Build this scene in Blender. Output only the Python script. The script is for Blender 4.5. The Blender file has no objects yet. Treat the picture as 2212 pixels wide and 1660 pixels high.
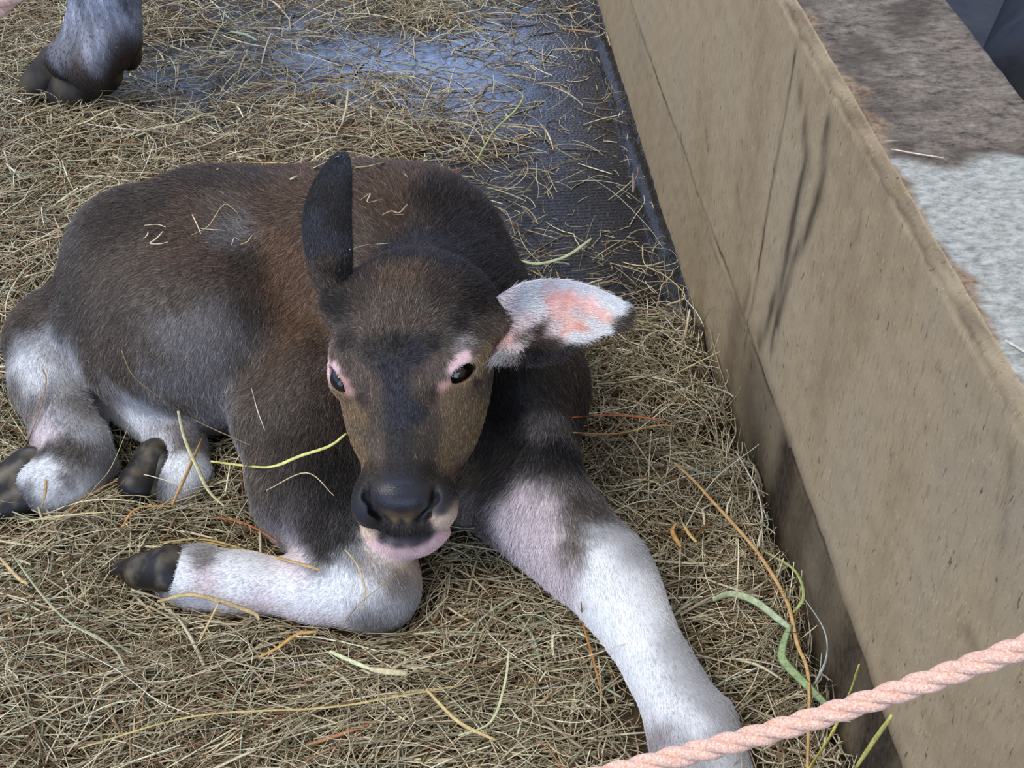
import bpy, math, numpy as np
from mathutils import Vector
from mathutils.bvhtree import BVHTree
S = bpy.context.scene
COL = S.collection

# ------------------------------------------------------------------ camera
H = 1.15                      # camera height (m)
FPX = 2700.0                  # focal length in pixels of a 2212 x 1660 frame
TH = math.radians(41.9)       # downward pitch
CT, ST = math.cos(TH), math.sin(TH)
cam = bpy.data.cameras.new('camera'); cam_o = bpy.data.objects.new('camera', cam); COL.objects.link(cam_o)
cam.sensor_width = 36.0; cam.lens = FPX / 2212 * 36.0; cam.clip_start = 0.02; cam.clip_end = 200
cam_o.location = (0, 0, H); cam_o.rotation_euler = (math.pi / 2 - TH, 0, 0)
S.camera = cam_o

# ------------------------------------------------------------------ world: shed roof overhead, open sky below its eaves
SKY_BLUE = (0.42, 0.60, 1.0); ROOF = (0.80, 0.83, 0.90)
w = bpy.data.worlds.new('world'); S.world = w; w.use_nodes = True
nt = w.node_tree; nt.nodes.clear()
def N(nt, t, **kw):
    n = nt.nodes.new(t)
    for k, v in kw.items(): setattr(n, k, v)
    return n
tc = N(nt, 'ShaderNodeTexCoord'); sx = N(nt, 'ShaderNodeSeparateXYZ'); nt.links.new(tc.outputs['Generated'], sx.inputs[0])
rz = N(nt, 'ShaderNodeValToRGB'); e = rz.color_ramp.elements
e[0].position = 0.0; e[0].color = (0.10, 0.10, 0.09, 1)
e[1].position = 1.0; e[1].color = (0.95, 0.97, 1.02, 1)
for p, c in ((0.50, (0.16, 0.16, 0.15, 1)), (0.56, (0.55, 0.72, 1.15, 1)), (0.72, (0.62, 0.80, 1.25, 1)), (0.765, (0.30, 0.33, 0.40, 1)), (0.86, (0.62, 0.64, 0.68, 1))):
    q = e.new(p); q.color = c
ma = N(nt, 'ShaderNodeMath', operation='MULTIPLY_ADD'); nt.links.new(sx.outputs['Z'], ma.inputs[0]); ma.inputs[1].default_value = 0.5; ma.inputs[2].default_value = 0.5
nt.links.new(ma.outputs[0], rz.inputs[0])
# the open end of the shed in front: a strip of bright blue sky under the eaves
at2 = N(nt, 'ShaderNodeMath', operation='ARCTAN2'); nt.links.new(sx.outputs['X'], at2.inputs[0]); nt.links.new(sx.outputs['Y'], at2.inputs[1])
def band(src, lo, hi, soft):
    a = N(nt, 'ShaderNodeMapRange', interpolation_type='SMOOTHSTEP'); b = N(nt, 'ShaderNodeMapRange', interpolation_type='SMOOTHSTEP'); m = N(nt, 'ShaderNodeMath', operation='MULTIPLY')
    nt.links.new(src, a.inputs[0]); nt.links.new(src, b.inputs[0])
    a.inputs[1].default_value, a.inputs[2].default_value = lo - soft, lo + soft
    b.inputs[1].default_value, b.inputs[2].default_value = hi - soft, hi + soft; b.inputs[3].default_value, b.inputs[4].default_value = 1, 0
    nt.links.new(a.outputs[0], m.inputs[0]); nt.links.new(b.outputs[0], m.inputs[1]); return m.outputs[0]
wn = N(nt, 'ShaderNodeMath', operation='MULTIPLY'); nt.links.new(band(at2.outputs[0], -.34, .42, .05), wn.inputs[0]); nt.links.new(band(sx.outputs['Z'], .30, .545, .03), wn.inputs[1])
mxw = N(nt, 'ShaderNodeMix', data_type='RGBA'); nt.links.new(wn.outputs[0], mxw.inputs[0]); nt.links.new(rz.outputs[0], mxw.inputs[6]); mxw.inputs[7].default_value = (3.6, 5.2, 9.5, 1)
# the other open side, behind the camera
ny = N(nt, 'ShaderNodeMath', operation='MULTIPLY'); nt.links.new(sx.outputs['Y'], ny.inputs[0]); ny.inputs[1].default_value = -1
at3 = N(nt, 'ShaderNodeMath', operation='ARCTAN2'); nt.links.new(sx.outputs['X'], at3.inputs[0]); nt.links.new(ny.outputs[0], at3.inputs[1])
wn2 = N(nt, 'ShaderNodeMath', operation='MULTIPLY'); nt.links.new(band(at3.outputs[0], -.9, .6, .12), wn2.inputs[0]); nt.links.new(band(sx.outputs['Z'], -.05, .45, .06), wn2.inputs[1])
mx2 = N(nt, 'ShaderNodeMix', data_type='RGBA'); nt.links.new(wn2.outputs[0], mx2.inputs[0]); nt.links.new(mxw.outputs[2], mx2.inputs[6]); mx2.inputs[7].default_value = (1.7, 2.2, 3.2, 1)
bg = N(nt, 'ShaderNodeBackground'); bg.inputs['Strength'].default_value = 0.95
ou = N(nt, 'ShaderNodeOutputWorld'); nt.links.new(mx2.outputs[2], bg.inputs[0]); nt.links.new(bg.outputs[0], ou.inputs[0])
sun = bpy.data.lights.new('sun', 'SUN'); sun.energy = 2.5; sun.angle = math.radians(38); sun.color = (1.0, 0.97, 0.93)
sun_o = bpy.data.objects.new('sun', sun); COL.objects.link(sun_o); sun_o.rotation_euler = (math.radians(10), math.radians(-36), 0)
S.view_settings.view_transform = 'Standard'; S.view_settings.look = 'None'; S.view_settings.gamma = 1.0
S.view_settings.use_curve_mapping = False; S.view_settings.exposure = 0.0
S.cycles_curves.shape = 'RIBBONS'
S.cycles.max_bounces = 6; S.cycles.diffuse_bounces = 3; S.cycles.glossy_bounces = 3; S.cycles.transparent_max_bounces = 4

# ------------------------------------------------------------------ helpers
rng = np.random.default_rng(7)
def Wp(px, py, z):
    """the point at height z seen at photo pixel (px, py)"""
    a = (px - 1106) / FPX; b = (830 - py) / FPX
    d = np.array([a, CT + b * ST, -ST + b * CT]); t = (z - H) / d[2]
    return np.array([0, 0, H]) + d * t
def ray(px, py):
    a = (px - 1106) / FPX; b = (830 - py) / FPX
    return Vector((a, CT + b * ST, -ST + b * CT)).normalized()
def depth(p): return p[1] * CT + (H - p[2]) * ST
def proj(P):
    P = np.asarray(P, float); d = P[..., 1] * CT + (H - P[..., 2]) * ST
    u = P[..., 1] * ST + (P[..., 2] - H) * CT
    return 1106 + FPX * P[..., 0] / d, 830 - FPX * u / d
def lin(c):
    c = np.asarray(c, float) / 255.0
    return np.where(c <= 0.04045, c / 12.92, ((c + 0.055) / 1.055) ** 2.4)
def L4(c): return tuple(float(v) for v in lin(c)) + (1.0,)
def nrm(v): v = np.asarray(v, float); return v / max(1e-9, np.linalg.norm(v))

def mat(name, color=None, rough=0.7, spec=0.3):
    m = bpy.data.materials.new(name); m.use_nodes = True
    b = m.node_tree.nodes['Principled BSDF']
    if color is not None: b.inputs['Base Color'].default_value = L4(color)
    b.inputs['Roughness'].default_value = rough; b.inputs['Specular IOR Level'].default_value = spec
    return m, m.node_tree, b
def mesh_obj(name, V, F, m=None, parent=None, smooth=True, colors=None):
    me = bpy.data.meshes.new(name)
    V = np.asarray(V, np.float32)
    if isinstance(F, np.ndarray):
        k = F.shape[1]; me.vertices.add(len(V)); me.vertices.foreach_set('co', V.ravel())
        me.loops.add(F.size); me.loops.foreach_set('vertex_index', F.astype(np.int32).ravel())
        me.polygons.add(len(F)); me.polygons.foreach_set('loop_start', np.arange(0, F.size, k, dtype=np.int32))
        me.update(calc_edges=True)
    else:
        me.from_pydata([tuple(map(float, v)) for v in V], [], F); me.update()
    me.validate(); 
    if smooth: me.polygons.foreach_set('use_smooth', np.ones(len(me.polygons), bool))
    if colors is not None:
        a = me.color_attributes.new('tint', 'FLOAT_COLOR', 'POINT')
        c = np.ones((len(V), 4), np.float32); c[:, :3] = colors; a.data.foreach_set('color', c.ravel())
    if m:
        for mm in (m if isinstance(m, (list, tuple)) else [m]): me.materials.append(mm)
    o = bpy.data.objects.new(name, me); COL.objects.link(o)
    if parent: o.parent = parent
    return o
def tag(o, label=None, cat=None, group=None, kind=None):
    if label: o['label'] = label
    if cat: o['category'] = cat
    if group: o['group'] = group
    if kind: o['kind'] = kind
    return o
def empty(name, loc=(0, 0, 0)):
    o = bpy.data.objects.new(name, None); o.empty_display_size = 0.05; o.location = loc; COL.objects.link(o); return o

# ------------------------------------------------------------------ signed-distance modelling
class Field:
    def __init__(s, lo, hi, h):
        s.ax = [np.arange(lo[i], hi[i] + h, h, dtype=np.float32) for i in range(3)]; s.h = h; s.lo = np.array(lo)
        s.F = np.full([len(a) for a in s.ax], 0.06, np.float32)
    def win(s, c, R):
        sl = []
        for i in range(3):
            a = s.ax[i]; i0 = int(np.searchsorted(a, c[i] - R)); i1 = int(np.searchsorted(a, c[i] + R))
            if i1 <= i0: return None, None
            sl.append(slice(i0, i1))
        g = np.meshgrid(*[s.ax[i][sl[i]] for i in range(3)], indexing='ij', sparse=True)
        return tuple(sl), g
    def apply(s, prim):
        kind, k, op = prim[0], prim[1], prim[2]
        if kind == 'cone':
            a, b, ra, rb = [np.asarray(v, float) for v in prim[3:7]]
            c = (a + b) / 2; R = np.linalg.norm(b - a) / 2 + max(ra, rb) + 0.06
        else:
            c, r, M = prim[3:6]; R = max(r) + 0.06
        sl, g = s.win(c, R)
        if sl is None: return
        if kind == 'cone':
            ab = b - a; L2 = float(ab @ ab) + 1e-12
            X, Y, Z = g[0] - a[0], g[1] - a[1], g[2] - a[2]
            t = np.clip((X * ab[0] + Y * ab[1] + Z * ab[2]) / L2, 0, 1)
            d = np.sqrt((X - t * ab[0]) ** 2 + (Y - t * ab[1]) ** 2 + (Z - t * ab[2]) ** 2) - (ra + (rb - ra) * t)
        else:
            X, Y, Z = g[0] - c[0], g[1] - c[1], g[2] - c[2]
            q = [(X * M[i][0] + Y * M[i][1] + Z * M[i][2]) / r[i] for i in range(3)]
            k0 = np.sqrt(q[0] ** 2 + q[1] ** 2 + q[2] ** 2) + 1e-9
            k1 = np.sqrt((q[0] / r[0]) ** 2 + (q[1] / r[1]) ** 2 + (q[2] / r[2]) ** 2) + 1e-9
            d = k0 * (k0 - 1) / k1
        d = d.astype(np.float32); f = s.F[sl]
        if op == '+':
            hh = np.maximum(k - np.abs(f - d), 0) / k; s.F[sl] = np.minimum(f, d) - hh * hh * k * 0.25
        else:
            hh = np.maximum(k - np.abs(f + d), 0) / k; s.F[sl] = np.maximum(f, -d) + hh * hh * k * 0.25
    def sample(s, P):
        idx = [np.clip(np.rint((P[..., i] - s.ax[i][0]) / s.h).astype(int), 0, len(s.ax[i]) - 1) for i in range(3)]
        v = s.F[idx[0], idx[1], idx[2]]
        out = np.zeros(v.shape, bool)
        for i in range(3): out |= (P[..., i] < s.ax[i][0]) | (P[..., i] > s.ax[i][-1])
        return np.where(out, 0.06, v)
    def mesh(s):
        F = s.F; ins = F < 0; n = [d - 1 for d in F.shape]
        cnt = np.zeros(n, np.int8)
        cor = [(i, j, k) for i in (0, 1) for j in (0, 1) for k in (0, 1)]
        for i, j, k in cor: cnt += ins[i:i + n[0], j:j + n[1], k:k + n[2]]
        act = (cnt > 0) & (cnt < 8); ci = np.argwhere(act)
        idm = np.full(n, -1, np.int32); idm[act] = np.arange(len(ci))
        val = {c: F[ci[:, 0] + c[0], ci[:, 1] + c[1], ci[:, 2] + c[2]] for c in cor}
        acc = np.zeros((len(ci), 3)); m = np.zeros(len(ci))
        for c in cor:
            for ax in range(3):
                if c[ax] == 0:
                    c2 = tuple(1 if q == ax else c[q] for q in range(3))
                    a, b = val[c], val[c2]; x = (a < 0) != (b < 0)
                    t = np.where(x, a / np.where(x, a - b, 1), 0)
                    p = np.tile(np.array(c, float), (len(ci), 1)); p[:, ax] += t
                    acc += p * x[:, None]; m += x
        V = (ci + acc / m[:, None]) * s.h + np.array([a[0] for a in s.ax])
        Q = []
        for ax in range(3):
            o1, o2 = [(1, 2), (2, 0), (0, 1)][ax]
            A = ins.swapaxes(0, 0)
            sl0 = [slice(None)] * 3; sl1 = [slice(None)] * 3
            sl0[ax] = slice(0, -1); sl1[ax] = slice(1, None)
            a, b = ins[tuple(sl0)], ins[tuple(sl1)]
            e = np.argwhere(a != b); 
            ok = (e[:, o1] > 0) & (e[:, o2] > 0) & (e[:, o1] < n[o1]) & (e[:, o2] < n[o2]); e = e[ok]
            flip = a[e[:, 0], e[:, 1], e[:, 2]]
            def cell(d1, d2):
                q = e.copy(); q[:, o1] -= d1; q[:, o2] -= d2; return idm[q[:, 0], q[:, 1], q[:, 2]]
            q = np.stack([cell(0, 0), cell(1, 0), cell(1, 1), cell(0, 1)], 1)
            q[~flip] = q[~flip][:, ::-1]; Q.append(q)
        Q = np.concatenate(Q); Q = Q[(Q >= 0).all(1)]
        return V, Q
I3 = np.eye(3)
def cone(a, b, ra, rb, k=0.03, op='+'): return ('cone', k, op, a, b, ra, rb)
def ell(c, r, M=I3, k=0.03, op='+'): return ('ell', k, op, np.asarray(c, float), r if hasattr(r, '__len__') else (r, r, r), np.asarray(M, float))
def frame(x, y):
    """rows of an orthonormal frame with first axis x and second near y"""
    x = nrm(x); z = nrm(np.cross(x, y)); y = np.cross(z, x); return np.array([x, y, z])
def grid_quads(m, n):
    a = (np.arange(m - 1)[:, None] * n + np.arange(n - 1)[None]).ravel(); return np.stack([a, a + 1, a + n + 1, a + n], 1)
# ------------------------------------------------------------------ the setting: wet grooved floor, gutter strip, concrete wall
WD = nrm(np.array([-311, 2700 * CT + 2424 * ST, 0])); WX = np.array([WD[1], -WD[0], 0])      # along the wall, and away from the pen
B0 = Wp(1430, 450, 0)
def on_wall(px, py):
    d = np.array(ray(px, py)); t = ((B0 - np.array([0, 0, H])) @ WX) / (d @ WX); p = np.array([0, 0, H]) + d * t; return float(p @ WD), float(p[2])
WTOP = np.mean([on_wall(1700, 0)[1], on_wall(1900, 350)[1], on_wall(2205, 900)[1]])
x_top = B0 @ WX; WTH = np.mean([Wp(2055, 5, WTOP) @ WX, Wp(2200, 195, WTOP) @ WX]) - x_top
print('wall top', WTOP, 'thickness', WTH, 'base check', proj(B0 + WD * 1.0), proj(B0 - WD * .8), on_wall(1476, 316), on_wall(1757, 1135))
def snoise(a, b, seed=0, f=1.0, n=6):
    r = np.random.default_rng(seed); v = 0
    for i in range(n):
        k = r.normal(0, 1, 2) * f; v = v + np.sin(a * k[0] + b * k[1] + r.uniform(0, 6.28))
    return v / math.sqrt(n)
# floor: one slab, grooves cast across it are in its surface
mfl, nf, bfl = mat('wet_concrete_floor', None, 0.25, 0.35)
tx = N(nf, 'ShaderNodeTexCoord'); mp_ = N(nf, 'ShaderNodeMapping'); mp_.inputs['Rotation'].default_value = (0, 0, -math.atan2(-WD[0], WD[1])); nf.links.new(tx.outputs['Object'], mp_.inputs[0])
wv = N(nf, 'ShaderNodeTexWave', wave_type='BANDS', bands_direction='Y'); wv.inputs['Scale'].default_value = 36; wv.inputs['Distortion'].default_value = 2.0; wv.inputs['Detail'].default_value = 3; wv.inputs['Detail Scale'].default_value = 2.5
nf.links.new(mp_.outputs[0], wv.inputs['Vector'])
ns = N(nf, 'ShaderNodeTexNoise'); ns.inputs['Scale'].default_value = 190; ns.inputs['Detail'].default_value = 4; nf.links.new(mp_.outputs[0], ns.inputs['Vector'])
nl = N(nf, 'ShaderNodeTexNoise'); nl.inputs['Scale'].default_value = 4.5; nl.inputs['Detail'].default_value = 3; nf.links.new(mp_.outputs[0], nl.inputs['Vector'])
cr = N(nf, 'ShaderNodeValToRGB'); cr.color_ramp.elements[0].position = .35; cr.color_ramp.elements[0].color = L4((34, 30, 28)); cr.color_ramp.elements[1].position = .7; cr.color_ramp.elements[1].color = L4((60, 53, 47)); nf.links.new(nl.outputs['Fac'], cr.inputs[0]); gr_ = N(nf, 'ShaderNodeMapRange'); nf.links.new(wv.outputs['Fac'], gr_.inputs[0]); gr_.inputs[1].default_value = .15; gr_.inputs[2].default_value = .5; gm = N(nf, 'ShaderNodeMix', data_type='RGBA'); nf.links.new(gr_.outputs[0], gm.inputs[0]); gm.inputs[6].default_value = L4((11, 10, 9)); nf.links.new(cr.outputs[0], gm.inputs[7]); nf.links.new(gm.outputs[2], bfl.inputs['Base Color'])
mr = N(nf, 'ShaderNodeMapRange'); mr.inputs['From Min'].default_value = .38; mr.inputs['From Max'].default_value = .62; mr.inputs['To Min'].default_value = .10; mr.inputs['To Max'].default_value = .38; nf.links.new(nl.outputs['Fac'], mr.inputs[0]); wt = N(nf, 'ShaderNodeAttribute', attribute_name='tint')
mrr = N(nf, 'ShaderNodeMapRange'); nf.links.new(wt.outputs['Fac'], mrr.inputs[0]); mrr.inputs[3].default_value = .36; mrr.inputs[4].default_value = .16; nf.links.new(mrr.outputs[0], bfl.inputs['Roughness'])
bfl.inputs['Coat Roughness'].default_value = .10; bfl.inputs['Coat IOR'].default_value = 1.4
cwt = N(nf, 'ShaderNodeMapRange'); nf.links.new(wt.outputs['Fac'], cwt.inputs[0]); cwt.inputs[3].default_value = .05; cwt.inputs[4].default_value = 1.0; nf.links.new(cwt.outputs[0], bfl.inputs['Coat Weight'])
b1 = N(nf, 'ShaderNodeBump'); b1.inputs['Strength'].default_value = .9; b1.inputs['Distance'].default_value = .0022; nf.links.new(wv.outputs['Fac'], b1.inputs['Height'])
b2 = N(nf, 'ShaderNodeBump'); b2.inputs['Strength'].default_value = .8; b2.inputs['Distance'].default_value = .0016; nf.links.new(ns.outputs['Fac'], b2.inputs['Height']); nf.links.new(b1.outputs[0], b2.inputs['Normal']); nf.links.new(b2.outputs[0], bfl.inputs['Normal']); bc = N(nf, 'ShaderNodeBump'); bc.inputs['Strength'].default_value = .9; bc.inputs['Distance'].default_value = .0012; nf.links.new(ns.outputs['Fac'], bc.inputs['Height']); nf.links.new(bc.outputs[0], bfl.inputs['Coat Normal'])
def slab(name, x0, x1, y0, y1, z0, z1, m):
    V = [WX * x + WD * y + np.array([0, 0, z]) for z in (z0, z1) for (x, y) in ((x0, y0), (x1, y0), (x1, y1), (x0, y1))]
    F = [(3, 2, 1, 0), (4, 5, 6, 7), (0, 1, 5, 4), (1, 2, 6, 5), (2, 3, 7, 6), (3, 0, 4, 7)]
    return mesh_obj(name, V, F, m, smooth=False)
GX = x_top - 0.040
fx, fy = np.meshgrid(np.arange(-3.2, GX + .001, (GX + 3.2) / 180), np.arange(-0.8, 6.5, .03), indexing='ij')
FV = fx[..., None] * WX + fy[..., None] * WD; wet = np.zeros(fx.shape)
for px_, py_, r_, a_w in ((800, 120, .20, 1), (930, 100, .22, 1), (1000, 190, .16, .9), (900, 200, .15, .9), (1100, 80, .22, .8), (1150, 200, .15, .45), (680, 210, .10, .5), (1250, 60, .2, .6), (330, 190, .1, .3), (1260, 330, .1, .25)):
    c_ = Wp(px_, py_, 0); wet = np.maximum(wet, a_w * np.exp(-(((FV[..., 0] - c_[0]) / r_) ** 2 + ((FV[..., 1] - c_[1]) / r_) ** 2) ** 1.5))
wet = np.clip(wet + .22 * snoise(fx * 13, fy * 13, 71) * (wet > .05), 0, 1)
fl = tag(mesh_obj('floor', FV.reshape(-1, 3), grid_quads(*fx.shape)[:, ::-1], mfl, colors=np.repeat(wet.reshape(-1, 1), 3, 1)), kind='structure')
fl2 = tag(slab('floor_beyond', x_top + WTH, 4.2, -0.8, 6.5, -0.12, 0.0, mfl), kind='structure')
mg, ng, bgm = mat('gutter_concrete', (34, 34, 36), 0.32, 0.5)
tg = N(ng, 'ShaderNodeTexCoord'); n3 = N(ng, 'ShaderNodeTexNoise'); n3.inputs['Scale'].default_value = 160; n3.inputs['Detail'].default_value = 5; ng.links.new(tg.outputs['Object'], n3.inputs['Vector'])
b3 = N(ng, 'ShaderNodeBump'); b3.inputs['Strength'].default_value = 1; b3.inputs['Distance'].default_value = .004; ng.links.new(n3.outputs['Fac'], b3.inputs['Height']); ng.links.new(b3.outputs[0], bgm.inputs['Normal']); mby, nby, bby = mat('far_floor_concrete', None, .62, .18); fl2.data.materials.clear(); fl2.data.materials.append(mby)
# gutter: a shallow ridged strip running along the foot of the wall
yy = np.arange(-0.8, 6.5, 0.005); xs_ = np.linspace(GX, x_top + 0.004, 12)
gz = lambda x, y: -0.004 + 0.0016 * np.cos((x - GX) / 0.040 * 2 * math.pi * 1.5) + 0.0016 * snoise(x * 70, y * 60, 3) - .003 * np.exp(-((x - GX) / .004) ** 2)
Yg, Xg = np.meshgrid(yy, xs_, indexing='ij'); G = Xg[..., None] * WX + Yg[..., None] * WD; G[..., 2] = gz(Xg, Yg)
tag(mesh_obj('trim_1', G.reshape(-1, 3), grid_quads(*Yg.shape), mg), kind='structure')
# wall: swept profile with worn arrises, in its own frame (x across, y along, z up)
def along(px, py): return on_wall(px, py)
def wall():
    prof = []      # (x, z, nx, nz, zone) zone 0 face, 1 arris, 2 ledge
    for z in np.arange(-0.10, WTOP - 0.010, 0.006): prof.append((0, z, -1, 0, 0))
    for a in np.linspace(0, 90, 7): prof.append((0.009 - 0.009 * math.cos(math.radians(a)), WTOP - 0.009 + 0.009 * math.sin(math.radians(a)), -math.cos(math.radians(a)), math.sin(math.radians(a)), 1))
    for x in np.arange(0.011, WTH - 0.008, 0.006): prof.append((x, WTOP, 0, 1, 2))
    for a in np.linspace(0, 90, 4): prof.append((WTH - .006 + .006 * math.sin(math.radians(a)), WTOP - .006 + .006 * math.cos(math.radians(a)), math.sin(math.radians(a)), math.cos(math.radians(a)), 2))
    for z in np.linspace(WTOP - .02, -0.1, 10): prof.append((WTH, z, 1, 0, 2))
    p = np.array(prof); y = np.concatenate([np.arange(-0.8, 0.3, .03), np.arange(0.3, 2.4, .006), np.arange(2.4, 6.5, .03)])
    Yw, X = np.meshgrid(y, p[:, 0], indexing='ij'); Zw = np.broadcast_to(p[:, 1], Yw.shape); nx = p[:, 2]; nzz = p[:, 3]; zone = p[:, 4]
    u = np.arange(len(p)) * 1.0
    d = 0.0005 * snoise(Yw * 25, Zw * 18 + X * 40, 5, 1, 8) + 0.0004 * snoise(Yw * 160, Zw * 110 + X * 150, 6, 1, 8)
    d = d + (zone == 1) * (0.0009 * snoise(Yw * 45, Zw * 20, 7, 1, 9) + 0.0014 * snoise(Yw * 190, Zw * 100, 8, 1, 9) - 0.002)
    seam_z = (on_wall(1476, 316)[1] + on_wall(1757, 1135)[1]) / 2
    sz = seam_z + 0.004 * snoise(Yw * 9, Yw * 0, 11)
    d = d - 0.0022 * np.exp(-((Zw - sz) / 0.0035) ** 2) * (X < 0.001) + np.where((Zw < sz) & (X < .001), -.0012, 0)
    V = np.stack([X + nx * d, Yw, Zw + nzz * d], -1)
    # stains: dark run marks down the face, foot darkened for wetness and painted shadow, lichen on the ledge
    st = np.zeros(Yw.shape)
    face = (X < 0.008)
    def run(pts, wd, amt, jag=0.0013):
        q = np.array([on_wall(*a) for a in pts]); best = np.full(Yw.shape, 1e9)
        jy = Yw + jag * snoise(Zw * 45, Yw * 30, 21) ; 
        for a, b in zip(q[:-1], q[1:]):
            ab = b - a; t = np.clip(((jy - a[0]) * ab[0] + (Zw - a[1]) * ab[1]) / (ab @ ab), 0, 1)
            best = np.minimum(best, np.hypot(jy - a[0] - t * ab[0], Zw - a[1] - t * ab[1]))
        return amt * np.exp(-(best / wd) ** 2) * face * np.clip(0.7 + .30 * snoise(Zw * 10, Yw * 260, int(wd * 1e5)) + .25 * snoise(Zw * 70, Yw * 120, 9), 0, 1.2)
    for a in ((([(1718, 105), (1712, 160), (1685, 300), (1655, 480), (1628, 640), (1600, 780)]), .0032, .95), ([(1730, 200), (1745, 330), (1712, 480), (1690, 600), (1640, 740)], .013, .75), ([(1790, 270), (1775, 400), (1745, 500), (1712, 560), (1680, 700)], .011, .75),
              ([(1745, 260), (1722, 420), (1700, 560), (1665, 760)], .006, .8), ([(1620, 620), (1605, 700), (1600, 790)], .016, .6), ([(1592, 400), (1598, 455)], .005, .5), ([(2185, 980), (2165, 1180), (2145, 1340)], .006, .4), ([(1360, 20), (1405, 130), (1440, 240), (1478, 330), (1550, 570)], .004, .55), ([(1470, 290), (1482, 420)], .005, .5), ([(1525, 280), (1530, 330)], .004, .5), ([(2080, 1350), (2110, 1400)], .006, .45), ([(1860, 480), (1800, 640)], .004, .2)):
        st = np.maximum(st, run(*a))
    st = np.maximum(st, face * 0.95 * np.exp(-((Zw - sz) / 0.0022) ** 2) * np.clip(1.0 + 0.5 * snoise(Yw * 30, Zw * 0, 31), 0.25, 1))
    yb = on_wall(1757, 1135)[0]; damp_shade = np.clip((1.30 - Yw) / 0.30 + .25 * snoise(Yw * 20, Zw * 20, 33), 0, 1)  # wet wall foot, its colour deepened further for the shadow lying there
    st = np.maximum(st, face * np.where(Zw < sz, 0.86 * damp_shade + .14, np.clip(0.5 - (Zw - sz) / 0.05, 0, .5) * damp_shade) * (0.85 + .2 * snoise(Yw * 35, Zw * 12, 35)))
    yl = Wp(2000, 345, WTOP) @ WD
    st = np.maximum(st, (zone == 1) * np.clip(.32 + .22 * snoise(Yw * 70, X * 90, 43), 0, .7))
    brn = np.clip((.016 + .007 * snoise(Yw * 55, X * 40, 44) + .004 * snoise(Yw * 190, X * 150, 45) - X) / .004, 0, 1) * (X >= .007) * (X < .05)
    led = (X >= .008) * np.clip((Yw - yl + (X - .03) * .12 + 0.010 * snoise(Yw * 40, X * 60, 41)) / 0.012, 0, 1)
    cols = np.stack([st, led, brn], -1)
    zq = np.broadcast_to(zone, Yw.shape)
    return V, cols, zq, Yw
Vw, cw, zq, Yw = wall()
mw, nw, bw = mat('wall_face', None, 0.85, 0.2); ml, nl_, bl = mat('wall_ledge', None, 0.9, 0.15)
def noise(nt_, sc, det, stretch, rough=.6, coord='Object'):
    t = N(nt_, 'ShaderNodeTexCoord'); m = N(nt_, 'ShaderNodeMapping'); m.inputs['Scale'].default_value = stretch; nt_.links.new(t.outputs[coord], m.inputs[0])
    n = N(nt_, 'ShaderNodeTexNoise'); n.inputs['Scale'].default_value = sc; n.inputs['Detail'].default_value = det; n.inputs['Roughness'].default_value = rough; nt_.links.new(m.outputs[0], n.inputs['Vector']); return n.outputs['Fac']
def ramp(nt_, f, stops):
    r = N(nt_, 'ShaderNodeValToRGB'); el = r.color_ramp.elements
    el[0].position, el[0].color = stops[0][0], L4(stops[0][1]); el[1].position, el[1].color = stops[-1][0], L4(stops[-1][1])
    for p, c in stops[1:-1]: q = el.new(p); q.color = L4(c)
    nt_.links.new(f, r.inputs[0]); return r.outputs[0]
def mix(nt_, f, a, b, mode='MIX'):
    m = N(nt_, 'ShaderNodeMix', data_type='RGBA', blend_type=mode)
    if isinstance(f, float): m.inputs[0].default_value = f
    else: nt_.links.new(f, m.inputs[0])
    for s_, v in ((6, a), (7, b)):
        if isinstance(v, tuple): m.inputs[s_].default_value = L4(v)
        else: nt_.links.new(v, m.inputs[s_])
    return m.outputs[2]
def maprange(nt_, f, a, b, c=0, d=1):
    m = N(nt_, 'ShaderNodeMapRange'); nt_.links.new(f, m.inputs[0])
    for i, v in enumerate((a, b, c, d)): m.inputs[i + 1].default_value = v
    return m.outputs[0]
def sep(nt_, name):
    a = N(nt_, 'ShaderNodeAttribute', attribute_name=name); s_ = N(nt_, 'ShaderNodeSeparateColor'); nt_.links.new(a.outputs['Color'], s_.inputs[0]); return s_.outputs
c = ramp(nw, noise(nw, 6, 8, (1, 1, .45), .65), [(.30, (140, 121, 96)), (.5, (166, 149, 121)), (.7, (160, 147, 125))])
c = mix(nw, maprange(nw, noise(nw, 200, 6, (1, 1, .20), .8), .52, .74), c, (118, 102, 78))
c = mix(nw, maprange(nw, noise(nw, 420, 2, (1, 1, .35), .5), .60, .76, 0, .5), c, (206, 186, 150))
c = mix(nw, maprange(nw, noise(nw, 130, 4, (1, 1, .35), .6), .64, .70, 0, .8), c, (84, 70, 54))
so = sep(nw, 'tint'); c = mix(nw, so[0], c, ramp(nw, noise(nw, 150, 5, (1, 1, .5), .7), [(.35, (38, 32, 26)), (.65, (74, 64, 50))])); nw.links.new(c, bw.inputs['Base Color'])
bpw = N(nw, 'ShaderNodeBump'); bpw.inputs['Strength'].default_value = .6; bpw.inputs['Distance'].default_value = .0015; nw.links.new(noise(nw, 330, 6, (1, 1, .5), .8), bpw.inputs['Height']); nw.links.new(bpw.outputs[0], bw.inputs['Normal'])
cA = ramp(nl_, noise(nl_, 170, 5, (.6, 1, 1), .75), [(.34, (122, 122, 114)), (.5, (156, 157, 149)), (.66, (182, 183, 175))])
cB = ramp(nl_, noise(nl_, 120, 6, (.6, 1, 1), .78), [(.32, (52, 46, 40)), (.47, (104, 94, 84)), (.6, (128, 118, 106)), (.75, (160, 152, 140))])
cB = mix(nl_, maprange(nl_, noise(nl_, 12, 3, (1, 1, 1), .5), .50, .64, 0, .65), cB, (66, 58, 50))
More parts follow.
